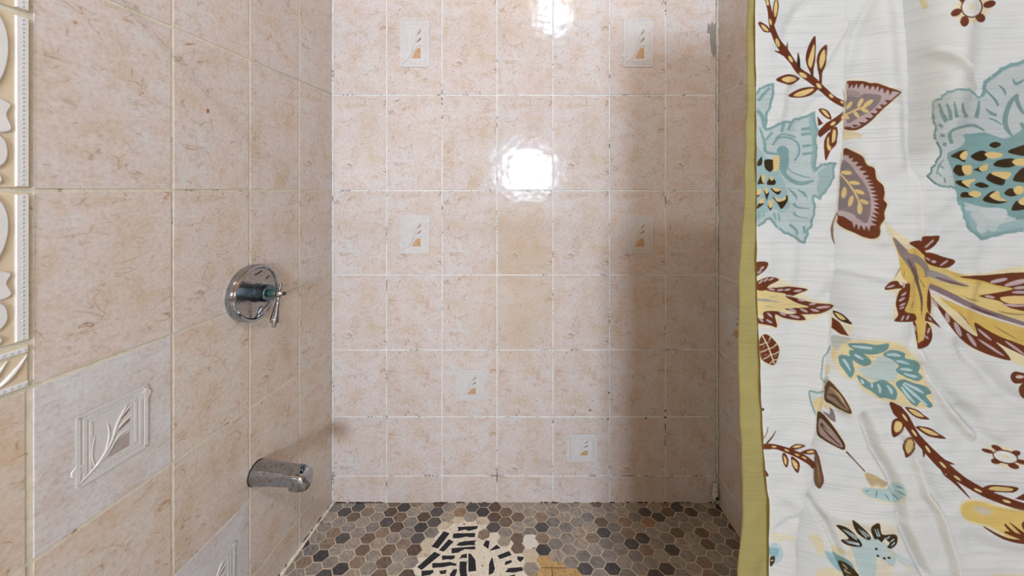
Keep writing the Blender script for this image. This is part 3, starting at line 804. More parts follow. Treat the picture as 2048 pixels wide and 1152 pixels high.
LF([(696, 1000), (745, 975), (749, 1060), (705, 1142), (690, 1080)], [(712, 1010), (735, 1000), (735, 1060), (708, 1120)])
LF([(645, 1100), (660, 1050), (690, 1015), (696, 1100), (745, 1075), (735, 1120), (700, 1155), (660, 1236), (648, 1160)], [(668, 1080), (682, 1050), (685, 1110), (700, 1130), (692, 1160), (672, 1140)])
# half leaf that meets the flap edge
hl = [(822, 628), (940, 626), (1000, 646), (1050, 640), (1120, 668), (1239, 708), (1150, 790), (1080, 850), (1000, 930), (920, 985), (860, 1000), (798, 988), (806, 860), (820, 760)]
H(hl); P(PI, hl); S_(BR, [(822, 634), (940, 634), (1000, 652), (1050, 650), (1120, 676), (1239, 708)], [22, 22, 26, 22, 26, 6]); S_(BR, [(1239, 708), (1150, 786), (1080, 846), (1000, 926), (920, 980), (860, 994), (798, 984)], [8, 14, 16, 18, 20, 18, 14])
for i, (x, y) in enumerate(((850, 640), (880, 640), (915, 640), (965, 640), (1005, 650), (1045, 650), (1080, 660), (1120, 680), (1160, 690))): P(BR, [(x-16, y), (x+20, y), (x-14+(i % 3)*2, y+46)], False)
for x, y in ((1150, 780), (1110, 815), (1075, 845), (1040, 880), (1000, 915), (950, 950), (900, 970), (850, 985)): P(BR, [(x-20, y+10), (x+18, y-6), (x-40, y-14)], False)
P(MA, [(822, 738), (900, 748), (960, 718), (1040, 726), (1088, 740), (1060, 800), (1000, 858), (920, 898), (860, 938), (818, 930)]); P((160, 142, 138), [(822, 690), (900, 700), (930, 730), (870, 745), (822, 740)], True, .8)
S_(YE, [(806, 885), (870, 855), (930, 830), (970, 822)], 14)
for x, y, a, b, g in ((840, 810, 36, 14, -50), (925, 790, 40, 15, -60), (985, 795, 46, 17, -35), (960, 850, 32, 14, 20), (895, 880, 30, 14, 50), (820, 900, 24, 14, 40)): E_(YE, x, y, a, b, g)
P(YE, [(795, 1000), (850, 1010), (930, 1030), (930, 1060), (860, 1062), (795, 1080)], True, .7)

# --- blue-green flower on the flap
T(1480, 280)
fl = [(100, -340), (160, -395), (250, -430), (256, -345), (232, -270), (205, -180), (195, -80), (330, -125), (450, -155), (572, -208), (586, -110), (584, 30), (582, 235), (640, 195), (730, 180), (716, 290), (660, 400), (612, 452), (565, 425), (572, 520), (556, 640), (522, 690), (500, 786), (400, 738), (290, 680), (228, 600), (130, 662), (90, 670), (90, -300)]
P(PT, fl, False); 
for i in range(len(fl)-3):
    (ax, ay), (bx, by) = fl[i], fl[i+1]; n = max(2, int(math.hypot(bx-ax, by-ay)/28)); q = [(ax+(bx-ax)*t+random.uniform(-9, 9), ay+(by-ay)*t+random.uniform(-9, 9)) for t in np.linspace(0, 1, n+1)]
    S_(TE, q, 20)
P(TE, [(540, -180), (572, -208), (586, -110), (584, 235), (545, 200), (555, 20), (530, -100)], True, .7)
P(TE, [(600, 250), (716, 190), (700, 290), (640, 400), (610, 440), (590, 360), (610, 300)], True, .6)
for q, wd in (([(250, 40), (300, -15), (380, -15), (445, 30), (455, 100), (420, 160)], 16), ([(310, 130), (320, 220), (380, 300), (470, 335), (570, 310)], [22, 40, 30, 34, 14]), ([(360, 170), (380, 230), (450, 270), (540, 290)], 10), ([(150, -100), (190, 20), (200, 90), (290, 110)], [10, 24, 26, 14]), ([(270, -5), (330, -45), (430, -20)], 14), ([(140, -300), (190, -360), (230, -400)], 22), ([(130, -230), (170, -180), (190, -90)], 30), ([(470, -80), (540, -90)], 22), ([(470, -40), (545, -50)], 22), ([(480, 50), (550, 40)], 18), ([(480, 110), (550, 100)], 18), ([(370, 370), (420, 420), (440, 460)], [6, 24, 6]), ([(440, 380), (490, 410), (520, 450)], [6, 22, 4]), ([(410, 490), (450, 520), (540, 530)], [22, 16, 6]), ([(410, 560), (450, 590), (530, 600)], [24, 14, 6]), ([(380, 650), (430, 690), (440, 730)], 22), ([(490, 660), (500, 720)], 22), ([(260, 560), (275, 610)], 14), ([(295, 560), (305, 620)], 14), ([(150, 540), (140, 600)], 20), ([(190, 545), (180, 590)], 14), ([(340, -130), (320, -60)], 24), ([(400, -140), (370, -75)], 22), ([(250, -60), (200, 0)], 20)): S_(TE, q, wd)
E_((126, 166, 170), 330, 88, 48, 44, 20); P((128, 166, 168), [(300, 90), (375, 120), (360, 240), (330, 250), (312, 180)]); P((150, 188, 190), [(100, 60), (190, 120), (300, 240), (370, 420), (380, 510), (330, 560), (260, 530), (200, 560), (110, 600)], True, .75)
for d, y in (([(130, 185), (165, 128), (172, 180), (150, 202)], None), ([(190, 155), (255, 155), (260, 210), (235, 246), (195, 220)], [(258, 138), (302, 128), (300, 210), (264, 244)]), ([(130, 345), (160, 270), (188, 335)], [(165, 270), (190, 268), (195, 320), (175, 325)]), ([(205, 335), (240, 285), (276, 320), (265, 346), (225, 346)], [(230, 290), (250, 278), (258, 305), (240, 312)]), ([(125, 440), (145, 405), (165, 385), (150, 430)], [(130, 390), (160, 375), (165, 405), (135, 425)]), ([(183, 385), (226, 405), (206, 472)], [(190, 370), (215, 375), (216, 405), (200, 412)]), ([(238, 372), (315, 386), (295, 422), (260, 402)], [(250, 370), (310, 372), (310, 390), (275, 396)]), ([(248, 436), (310, 468), (360, 425), (366, 470), (320, 532), (290, 490)], [(268, 440), (320, 458), (352, 428), (345, 462), (290, 474)]), ([(122, 530), (150, 485), (182, 490), (150, 520)], [(145, 470), (175, 445), (185, 470), (160, 490)]), ([(208, 505), (252, 512), (236, 548)], [(220, 470), (248, 468), (250, 510), (228, 522)])):
    P(DK, d)
    if y: P(YE, y)

# --- red leaf with grey heart
lf = [(802, 66), (870, 88), (945, 130), (975, 190), (1035, 220), (1050, 300), (1100, 350), (1112, 410), (1105, 460), (1131, 495), (1110, 560), (1112, 610), (1080, 660), (1075, 730), (1030, 760), (960, 750), (880, 715), (800, 680), (748, 640), (752, 580), (765, 400), (790, 150)]
H(lf, 18); P(BR, lf)
pk = [(795, 125), (860, 165), (920, 230), (965, 300), (990, 350), (1010, 410), (1028, 470), (1030, 530), (1010, 590), (1005, 660), (930, 655), (860, 628), (800, 590), (752, 565), (765, 400)]
P(PI, pk)
for i in range(1, 12):
    (x, y), (x2, y2) = pk[i-1], pk[i]; nx, ny = (y2-y), -(x2-x); l = math.hypot(nx, ny); mx, my = (x+x2)/2, (y+y2)/2
    for f in (0.25, 0.75):
        sx, sy = x+(x2-x)*f, y+(y2-y)*f
        P(PI, [(sx-(x2-x)*.2, sy-(y2-y)*.2), (sx+(x2-x)*.2, sy+(y2-y)*.2), (sx+nx/l*34+12, sy+ny/l*34+12)], False)
P(MA, [(782, 165), (850, 195), (900, 260), (960, 340), (1000, 430), (1005, 520), (980, 635), (920, 615), (860, 580), (780, 548), (754, 530), (762, 400)])
S_(YE, [(768, 258), (815, 310), (860, 370), (905, 450), (925, 540)], [10, 14, 16, 14, 10])
for x, y, a, b, g in ((818, 252, 42, 16, 5), (880, 330, 42, 15, 8), (920, 400, 40, 16, 20), (955, 475, 38, 15, 25), (800, 405, 44, 20, 100), (852, 470, 44, 18, 108), (920, 525, 46, 20, 92)): E_(YE, x, y, a, b, g)
P((196, 180, 170), [(752, 545), (800, 545), (880, 575), (880, 600), (800, 580), (752, 575)], True, .8)
S_((150, 110, 90), [(748, 556), (728, 610), (708, 680), (712, 750), (728, 802)], [10, 22, 24, 18, 6]); S_((226, 214, 204), [(742, 580), (726, 640), (720, 700)], [6, 10, 6])

# --- red-tipped star flower by the hem
T(1480, 560)
st = [(110, 20), (300, -5), (380, 50), (525, 70), (460, 110), (560, 165), (712, 190), (690, 230), (620, 260), (505, 310), (420, 310), (300, 290), (287, 365), (200, 345), (110, 320)]
H(st, 16); P((240, 214, 150), [(110, 60), (340, 100), (520, 200), (350, 225), (290, 245), (110, 260)])
P(BR, [(110, -130), (215, -135), (195, -75), (110, -25)]); P(BR, [(110, 25), (220, -22), (303, -2), (225, 42), (190, 82), (130, 75)])
P(BR, [(190, 66), (300, 58), (385, 52), (522, 72), (455, 104), (370, 132), (345, 105), (230, 88)]); P(BR, [(348, 126), (430, 138), (560, 174), (712, 190), (692, 226), (620, 258), (540, 264), (465, 262), (400, 240), (342, 224), (420, 216), (530, 208), (440, 178)])
P(BR, [(182, 246), (280, 240), (380, 264), (455, 256), (507, 306), (420, 308), (330, 290), (270, 268), (287, 362), (240, 352), (185, 342), (110, 325), (110, 285), (180, 300)])
S_((176, 168, 160), [(130, 150), (200, 158), (310, 172)], [20, 22, 4]); S_((196, 178, 130), [(230, 132), (300, 124)], [10, 4]); S_((196, 178, 130), [(200, 200), (270, 214)], [10, 4])
for x, y, a, b, g in ((160, 15, 24, 8, -40), (200, 0, 22, 8, -40), (240, -5, 24, 7, -25), (245, 74, 26, 8, 10), (310, 78, 26, 8, -8), (365, 76, 26, 8, -10), (445, 84, 34, 9, -5), (380, 122, 24, 8, 5), (475, 156, 32, 9, 8), (560, 184, 30, 9, -12), (640, 210, 56, 9, -5), (490, 234, 34, 9, 25), (575, 234, 34, 9, 15), (405, 232, 34, 9, 20), (330, 262, 28, 9, 20), (420, 282, 42, 10, 12), (230, 270, 26, 9, 40), (225, 318, 28, 9, 30), (165, 310, 22, 8, 40), (170, -90, 22, 10, -40), (150, -60, 20, 9, -30)): E_(PI, x, y, a, b, g)
pf = [(188, 418), (240, 440), (300, 518), (292, 600), (262, 654), (210, 640), (160, 596), (148, 470)]
H(pf, 10, HA, .8); P(BR, pf)
S_(HA, [(175, 430), (220, 520), (265, 645)], 9)
for a, b in (((205, 490), (235, 440)), ((225, 530), (285, 490)), ((240, 575), (300, 550)), ((250, 610), (290, 610)), ((195, 480), (150, 500)), ((215, 530), (155, 555)), ((235, 575), (175, 610)), ((250, 620), (225, 645))): S_(HA, [a, ((a[0]+b[0])/2+3, (a[1]+b[1])/2+4), b], 7)
for x, y in ((225, 470), (262, 520), (275, 585), (185, 510), (200, 575), (178, 540)): E_((150, 100, 90), x, y, 14, 7, -30)
S_(TE, [(697, 505), (668, 565), (640, 600), (630, 690), (622, 740), (640, 775), (664, 790)], 12); P(YE, [(655, 650), (690, 660), (690, 720), (650, 710)], True, .6)
P((214, 222, 216), [(540, 860), (655, 855), (650, 920), (620, 1010), (600, 1050), (560, 960)], True, .8); S_(TE, [(662, 848), (600, 868), (535, 856), (548, 945), (568, 1000), (600, 1068)], 14); P(YE, [(560, 930), (640, 900), (640, 960), (600, 1020)], True, .8)
E_(DK, 176, 995, 12, 12)

# --- leaf ends beside the fold, and the hanging leaves below
H([(715, 238), (860, 340), (835, 430), (705, 370)], 10, HA, .7)
LF([(714, 236), (780, 258), (830, 300), (862, 342), (790, 322), (735, 285)], [(728, 252), (775, 268), (812, 305), (770, 300)], DK); P(BR, [(708, 285), (770, 330), (838, 432), (770, 416), (703, 366)], False)
P((196, 196, 182), [(706, 425), (780, 432), (855, 452), (822, 505), (800, 545), (720, 525), (704, 480)]); P((240, 206, 130), [(704, 520), (755, 555), (745, 600), (708, 625)], True, .8); P((246, 228, 190), [(706, 600), (760, 640), (820, 700), (850, 760), (790, 740), (710, 680)], True, .6)
l1 = [(672, 772), (760, 850), (830, 950), (858, 1028), (780, 1002), (700, 955), (648, 915)]
H(l1, 9); P((84, 40, 34), l1); P((168, 136, 124), [(690, 815), (755, 870), (808, 945), (835, 1005), (780, 985), (710, 935), (670, 905)]); S_((100, 60, 56), [(680, 880), (730, 895), (780, 950), (830, 1000)], [18, 22, 18, 4]); S_(YE, [(690, 830), (760, 880), (800, 940)], 7)
P(YE, [(650, 935), (700, 965), (690, 1000), (645, 980)], True, .7); P(MA, [(690, 980), (722, 1012), (732, 1092), (660, 1045), (640, 1010), (690, 1030)])
T(1480, 852)
l2 = [(598, -110), (640, -90), (712, -5), (770, 80), (806, 140), (802, 184), (740, 162), (650, 112), (592, 62), (590, -40)]
H(l2, 10); P((74, 34, 32), l2); P((170, 142, 134), [(615, -60), (690, 10), (750, 85), (788, 145), (780, 165), (720, 138), (640, 85), (605, 40)]); S_((92, 50, 48), [(620, -20), (680, 60), (770, 150)], [26, 24, 6]); S_((200, 170, 150), [(640, 10), (720, 90), (760, 130)], 7)
S_((110, 60, 40), [(816, 196), (890, 275), (960, 350)], [14, 9, 10])
P((198, 178, 160), [(960, 370), (1020, 372), (1132, 440), (1098, 476), (1055, 440), (1012, 466)]); 
for q in ([(960, 366), (985, 430), (1012, 466)], [(965, 366), (1060, 400), (1135, 440)], [(985, 385), (1035, 420), (1060, 470)], [(1020, 395), (1070, 430), (1100, 475)], [(1012, 468), (1060, 455), (1098, 478)]): S_(GO, q, 8)
P((120, 84, 60), [(578, 185), (600, 232), (622, 330), (642, 420), (614, 482), (572, 440), (566, 330)]); S_(BR, [(580, 190), (604, 240), (626, 340), (641, 425), (614, 480)], 10); S_((170, 130, 96), [(590, 280), (605, 360), (610, 440)], 8)
H([(930, 478), (1010, 470), (1120, 480), (1210, 430), (1290, 500), (1280, 560), (1180, 600), (1050, 565), (960, 530)], 12, HA, .6); P((188, 214, 216), [(940, 482), (1010, 474), (1120, 486), (1180, 430), (1260, 460), (1285, 530), (1240, 560), (1190, 590), (1050, 558), (965, 528)], True, .9)
for a, b in (((965, 510), (995, 495)), ((1050, 500), (1048, 555)), ((1110, 520), (1150, 575)), ((1165, 520), (1220, 570)), ((1195, 465), (1260, 485)), ((1205, 500), (1270, 535))): S_((98, 150, 160), [a, ((a[0]+b[0])/2, (a[1]+b[1])/2-4), b], [6, 11, 4])
# twig by the hem
S_(BR, [(160, 160), (230, 158), (290, 164), (380, 195), (470, 235), (540, 280), (572, 322)], [46, 44, 36, 44, 50, 46, 34])
LF([(380, 172), (430, 138), (505, 152), (460, 176), (410, 184)], [(405, 165), (435, 148), (478, 154), (440, 168)]); LF([(462, 205), (520, 180), (578, 182), (572, 216), (505, 218)], [(515, 198), (560, 188), (566, 204), (530, 210)]); LF([(324, 226), (344, 206), (374, 260), (362, 320), (334, 288)], [(338, 228), (360, 262), (354, 300), (340, 275)]); LF([(392, 240), (420, 245), (460, 290), (446, 364), (404, 312)], [(402, 258), (440, 290), (440, 335), (412, 306)])
for x, y, g in ((262, 160, 5), (360, 188, 20), (495, 245, 25), (440, 222, 20)): E_(YE, x, y, 20, 7, g)
S_((110, 60, 50), [(205, 135), (245, 90), (276, 38)], [16, 12, 6]); S_((150, 100, 80), [(178, 100), (205, 60), (216, 8)], 8); P(BR, [(190, 330), (222, 380), (200, 388), (180, 350)])
# black-petalled flower
H([(735, 765), (820, 770), (865, 725), (960, 790), (1020, 760), (1100, 750), (1215, 830), (1210, 900), (1152, 960), (1152, 1152), (860, 1152), (840, 930)], 16, (246, 230, 200), .85)
P((200, 218, 216), [(850, 905), (940, 860), (1010, 850), (1100, 890), (1170, 950), (1200, 1010), (1170, 1080), (1060, 1010), (1040, 1152), (930, 1152), (880, 1010)])
for q in ([(738, 764), (820, 780), (900, 850), (938, 926), (830, 918), (773, 876), (835, 862)], [(864, 722), (950, 788), (1003, 850), (988, 878), (900, 822)], [(1005, 800), (1030, 760), (1075, 752), (1092, 832), (1178, 832), (1208, 850), (1206, 905), (1165, 942), (1130, 930), (1150, 900), (1110, 870), (1090, 895), (1060, 870), (1035, 870)]): P(DK, q)
for a, b in (((790, 795), (900, 875)), ((810, 800), (915, 865)), ((800, 880), (915, 905)), ((820, 895), (920, 915)), ((910, 790), (975, 860)), ((935, 800), (990, 850)), ((1035, 790), (1060, 850)), ((1055, 790), (1075, 850)), ((1120, 875), (1150, 850)), ((1150, 895), (1185, 870)), ((1160, 925), (1190, 895)), ((1105, 890), (1120, 860))): S_((200, 214, 212), [a, ((a[0]+b[0])/2, (a[1]+b[1])/2), b], [3, 8, 10])
for x, y in ((1048, 945), (1060, 998), (1110, 1018), (1145, 1013)): E_((30, 22, 26), x, y, 13, 9, 25)
S_((150, 190, 196), [(1180, 985), (1270, 1030), (1330, 1075)], 10, .6); S_((240, 214, 166), [(1130, 950), (1230, 1040), (1330, 1110)], 22, .6); P((200, 218, 220), [(1180, 970), (1290, 1020), (1380, 1110), (1300, 1080), (1200, 1030)], True, .6)
# hem foot flower, pale stains, teal leaf at the bottom
P((246, 228, 184), [(250, 825), (420, 850), (420, 880), (330, 880), (270, 900)], True, .6); P((190, 214, 224), [(210, 945), (260, 895), (320, 930), (330, 1010), (280, 1060), (236, 1010)], True, .8); P((150, 196, 212), [(215, 945), (255, 935), (300, 950), (285, 1000), (240, 1004)]); P((40, 30, 34), [(232, 1012), (268, 1002), (264, 1050), (234, 1082)]); E_(YE, 246, 1034, 12, 4, -10)
P((246, 226, 180), [(520, 850), (600, 835), (640, 900), (650, 990), (600, 980), (560, 900)], True, .8); P((246, 226, 180), [(690, 915), (760, 930), (830, 980), (760, 985), (700, 950)], True, .8); P((246, 226, 180), [(590, 1110), (700, 1090), (800, 1152), (600, 1160)], True, .8)
P((166, 206, 212), [(650, 960), (710, 985), (770, 1080), (800, 1130), (730, 1090), (670, 1010)]); P(TE, [(705, 962), (770, 1000), (850, 1045), (885, 1105), (905, 1160), (820, 1160), (745, 1040)]); P((42, 24, 24), [(752, 1038), (832, 1062), (920, 1160), (815, 1160)]); S_((220, 200, 150), [(790, 1065), (820, 1090), (805, 1110), (850, 1135)], 7)

# --- main panel: ring flowers
def ringflower(x, y, a, b, g, petals):
    H([(p[0], p[1]) for p in petals]+[], 26, HA, .95)
    for q in petals: E_(BR, *q)
    E_(BR, x, y, a+11, b+11, g); E_((240, 236, 228), x, y, a, b, g); E_((240, 222, 190), x, y, a*.35, b*.35, g)
T(1748, 0)
ringflower(752, 55, 76, 72, -40, [(632, 97, 44, 28, -25), (697, 165, 34, 42, 10), (818, 137, 40, 34, 30), (888, 33, 50, 28, -15), (830, -60, 40, 30, -60), (690, 2, 40, 26, 30)])
P((236, 208, 130), [(345, -10), (385, 0), (415, 30), (405, 70), (375, 65)], True, .7)
T(1748, 852)
ringflower(1010, 238, 92, 42, 14, [(872, 193, 48, 15, 16), (945, 170, 46, 19, 24), (1090, 210, 38, 23, 0), (940, 270, 42, 24, 5), (1072, 308, 46, 21, 18), (1140, 278, 50, 18, 12)])

# --- great blue-green flower at the right edge
T(1748, 280)
bg = [(1230, -640), (1152, -605), (1050, -570), (970, -530), (900, -480), (850, -440), (838, -340), (800, -320), (745, -388), (640, -395), (560, -368), (520, -325), (455, -285), (450, -215), (465, -115), (480, 5), (520, 92), (470, 190), (413, 276), (480, 332), (560, 362), (662, 372), (638, 450), (655, 488), (685, 484), (700, 600), (745, 690), (820, 752), (920, 732), (1000, 712), (1152, 690), (1230, 680)]
P((204, 210, 208), bg, False)
for i in range(len(bg)-1):
    (ax, ay), (bx, by) = bg[i], bg[i+1]; n = max(2, int(math.hypot(bx-ax, by-ay)/30)); q = [(ax+(bx-ax)*t+random.uniform(-8, 8), ay+(by-ay)*t+random.uniform(-8, 8)) for t in np.linspace(0, 1, n+1)]
    S_(TE if not 12 < i < 19 else DT, q, 30 if i < 6 or i > 22 else 17)
core = [(560, 112), (640, 70), (700, 12), (690, -40), (760, -50), (860, -55), (1000, -10), (1080, -40), (1230, -80), (1230, 560), (1050, 590), (1000, 545), (820, 512), (700, 480), (650, 460), (625, 372), (600, 240)]
P(TE, core); P((150, 186, 188), [(640, 460), (690, 480), (700, 590), (750, 680), (860, 740), (1000, 700), (1230, 670), (1230, 600), (1000, 640), (860, 690), (760, 600), (740, 520)], True, .8)
P((214, 220, 218), [(815, 525), (1005, 530), (1015, 600), (940, 625), (840, 575)]); P((206, 216, 214), [(790, 660), (850, 640), (860, 710), (810, 715)]); P((206, 216, 214), [(890, 650), (960, 640), (930, 700), (885, 690)]); P((206, 216, 214), [(740, 570), (820, 560), (800, 600), (760, 600)]); P((206, 216, 214), [(700, 510), (790, 510), (790, 530), (720, 545)])
for q, wd in (([(500, -280), (525, -200), (560, -140)], [14, 34, 40]), ([(560, -280), (585, -210), (590, -150)], [14, 34, 30]), ([(618, -295), (630, -220), (640, -170)], [12, 28, 34]), ([(682, -285), (690, -220), (715, -175)], [14, 26, 34]), ([(808, -300), (800, -230), (785, -170)], [14, 30, 34]), ([(500, -120), (530, -95)], 26), ([(510, -40), (545, -30)], 24), ([(530, 30), (560, 40)], 26), ([(600, 30), (582, -30), (600, -70), (680, -100), (770, -110), (850, -70)], [30, 30, 24, 20, 26, 10]), ([(860, -240), (900, -205), (945, -190)], [8, 26, 22]), ([(880, -165), (930, -150), (985, -115)], [8, 16, 8]), ([(1060, -30), (1015, -100), (1010, -180), (1050, -290), (1110, -350)], [16, 40, 40, 36, 24]), ([(1090, -350), (1110, -270), (1152, -200)], [30, 34, 24]), ([(860, -380), (930, -310), (955, -260)], [12, 22, 20]), ([(960, -420), (1000, -380), (1010, -340)], [8, 24, 8]), ([(1070, -470), (1090, -430), (1152, -460)], [10, 26, 18]), ([(480, 270), (500, 200), (540, 150)], [6, 16, 6]), ([(490, 250), (520, 280)], 12), ([(510, 200), (540, 220)], 12), ([(540, 290), (550, 330)], 16), ([(1130, -130), (1152, -90)], 30), ([(1090, 600), (1152, 590)], 30)): S_((126, 158, 158), q, wd)
SEED = [([(590, 125), (660, 85), (722, 80), (690, 112), (702, 172), (640, 145)], [(660, 122), (690, 90), (718, 86), (710, 140), (680, 152)]), ([(743, 125), (820, 83), (872, 102), (862, 152), (800, 162)], [(850, 110), (900, 92), (985, 105), (975, 130), (900, 145)]), ([(884, 40), (930, 14), (978, 35), (930, 64)], None), ([(1030, 85), (1152, 38), (1230, 30), (1230, 125), (1080, 112)], None), ([(918, 195), (960, 155), (1070, 143), (1082, 197), (1010, 214)], [(1062, 170), (1110, 143), (1230, 150), (1230, 195), (1110, 198)]), ([(608, 235), (640, 190), (690, 208), (702, 267), (650, 277)], [(676, 205), (745, 195), (750, 258), (700, 267)]), ([(760, 230), (830, 200), (822, 247)], [(808, 215), (872, 183), (868, 230), (830, 240)]), ([(860, 295), (910, 250), (1005, 290), (992, 347), (920, 335)], [(905, 262), (920, 246), (1052, 250), (1020, 302), (960, 285)]), ([(1070, 315), (1110, 240), (1160, 208), (1230, 200), (1230, 315)], None), ([(624, 320), (680, 313), (732, 372), (660, 352)], [(678, 318), (782, 300), (738, 340), (730, 366), (700, 345)]), ([(774, 345), (820, 325), (886, 355), (830, 370)], None), ([(670, 440), (676, 404), (730, 405), (768, 440)], [(725, 412), (770, 390), (825, 410), (800, 440), (755, 434)]), ([(838, 466), (880, 410), (930, 393), (900, 440), (960, 470), (1032, 470), (950, 492)], [(888, 432), (955, 393), (972, 440), (1025, 468), (950, 464)]), ([(1000, 412), (1050, 370), (1112, 410), (1060, 436)], [(1072, 380), (1110, 350), (1150, 370), (1140, 410), (1095, 418)]), ([(1060, 542), (1075, 490), (1110, 465), (1180, 480), (1170, 530)], [(1108, 475), (1160, 438), (1200, 470), (1150, 502)])]
for d, y in SEED:
    P(DK, d)
    if y: P(YE, y)

# --- great gold and red lily
T(1748, 560)
lily = [(90, -430), (160, -370), (270, -290), (380, -240), (500, -130), (660, -40), (850, -40), (1230, -50), (1230, 620), (1050, 610), (800, 540), (680, 450), (560, 300), (450, 150), (440, 400), (340, 520), (310, 300), (160, 310), (180, 100), (90, 80), (150, 0), (210, -100), (160, -280)]
H(lily, 14, (248, 226, 176), .9)
P(GO, [(130, -360), (200, -300), (300, -250), (420, -180), (500, -110), (660, -45), (900, -10), (1230, 0), (1230, 520), (1000, 460), (800, 420), (700, 300), (560, 190), (440, 90), (430, 220), (400, 300), (380, 460), (340, 470), (310, 270), (240, 250), (275, 60), (210, -40), (190, -180)])
P((236, 208, 140), [(420, -150), (560, -60), (800, 40), (1000, 80), (900, 110), (1230, 240), (1230, 330), (900, 250), (600, 100), (440, 0)], True, .7); P((244, 230, 200), [(100, -400), (200, -320), (300, -250), (240, -240), (160, -300)], True, .7)
S_(MA, [(150, -325), (220, -220), (280, -130), (320, -40), (335, 40)], [10, 66, 60, 34, 22]); S_((110, 84, 80), [(260, -160), (310, -60), (345, 60), (366, 150), (366, 270)], [10, 30, 22, 22, 4]); S_((150, 132, 130), [(230, -200), (330, -160), (400, -90), (400, -20)], [20, 56, 44, 10])
S_((170, 156, 156), [(415, -55), (520, -20), (620, 20), (740, 52)], [50, 60, 34, 6]); S_((120, 92, 100), [(480, -20), (600, 20), (735, 52)], [10, 24, 5])
S_((232, 222, 214), [(425, 60), (560, 120), (720, 190), (900, 265), (1160, 345), (1230, 360)], [60, 66, 58, 52, 50, 50]); S_((140, 116, 122), [(425, 45), (560, 105), (720, 185), (880, 250), (1160, 340), (1230, 358)], [40, 44, 44, 40, 30, 28]); S_((96, 62, 66), [(740, 200), (860, 250), (960, 280)], [6, 20, 4])
for q in ([(270, -284), (370, -298), (398, -186), (330, -240)], [(368, -296), (376, -332), (440, -338), (506, -334), (470, -266), (400, -226)], [(394, -206), (450, -206), (530, -178), (626, -146), (570, -94), (480, -100), (400, -136)],
          [(84, 76), (120, 20), (180, 8), (210, 42), (277, 28), (270, 150), (240, 240), (312, 262), (322, 312), (250, 324), (156, 316), (186, 270), (168, 180), (192, 90), (210, 66)], [(296, 300), (320, 330), (334, 400), (342, 532), (318, 420)], [(338, 530), (345, 482), (385, 452), (402, 330), (440, 370), (447, 450), (408, 512)], [(392, 300), (406, 248), (440, 280), (512, 368), (450, 330), (400, 318)], [(418, 66), (440, 150), (432, 262), (408, 200)],
          [(440, 130), (500, 190), (600, 290), (700, 380), (795, 432), (772, 328), (860, 378), (980, 440), (1230, 540), (1230, 610), (1040, 530), (938, 478), (1000, 540), (1050, 617), (930, 592), (800, 542), (700, 482), (620, 400), (540, 290)],
          [(660, -22), (850, -36), (1230, -40), (1230, 222), (1050, 217), (970, 165), (808, 126), (900, 105), (1070, 70), (940, 40), (820, 4)]): P(BR, q)
P(YE, [(968, 140), (1060, 124), (1230, 128), (1230, 178), (1040, 182)]); P((236, 206, 136), [(840, 30), (960, 60), (1060, 72), (900, 104), (800, 100), (700, 60)], True, .9)
S_(BR, [(1010, 0), (1152, 60), (1230, 70)], [10, 26, 26])
PIN = [(410, -262, 26, 8, -35), (440, -290, 30, 8, -40), (460, -140, 20, 12, 10), (540, -130, 40, 8, -35), (415, -160, 20, 7, 30), (130, 50, 34, 8, -15), (230, 40, 10, 22, 0), (230, 110, 26, 8, -35), (215, 150, 28, 9, -30), (220, 190, 26, 8, -25), (215, 215, 22, 7, -20), (220, 295, 24, 8, -60), (260, 290, 22, 8, -60), (315, 370, 8, 26, -15), (420, 390, 8, 24, 20), (405, 440, 22, 7, 40), (430, 300, 20, 7, 40), (470, 180, 12, 40, -35), (565, 290, 16, 40, -15), (645, 380, 18, 62, -25), (750, 460, 14, 64, -35), (850, 420, 10, 70, -50), (900, 520, 10, 120, -57), (1080, 520, 10, 90, -55), (960, 5, 70, 14, -12), (1100, 20, 100, 18, -14), (890, 130, 40, 10, 10), (1060, 195, 70, 10, 5), (1120, 95, 60, 11, 0), (1130, 60, 60, 12, -5), (1140, 198, 40, 8, 0)]
for q in PIN: E_(PI, *q)
for q in ([(160, -20), (190, -70), (205, -95)], [(230, -20), (236, -70)], [(290, 220), (300, 180), (302, 170)], [(680, 120), (740, 150), (810, 162)], [(650, 245), (700, 300), (735, 350)], [(920, 350), (1000, 400), (1100, 455)], [(940, 235), (1060, 262), (1200, 265)], [(330, -40), (380, 40), (385, 60)]): S_((150, 116, 84), q, [3, 9, 3])
P(BR, [(1048, 745), (1075, 705), (1120, 708), (1230, 740), (1230, 770), (1090, 798)]); E_((226, 200, 190), 1120, 745, 32, 13, 0); P(BR, [(1113, 830), (1150, 790), (1230, 780), (1230, 930), (1152, 912), (1120, 880)])

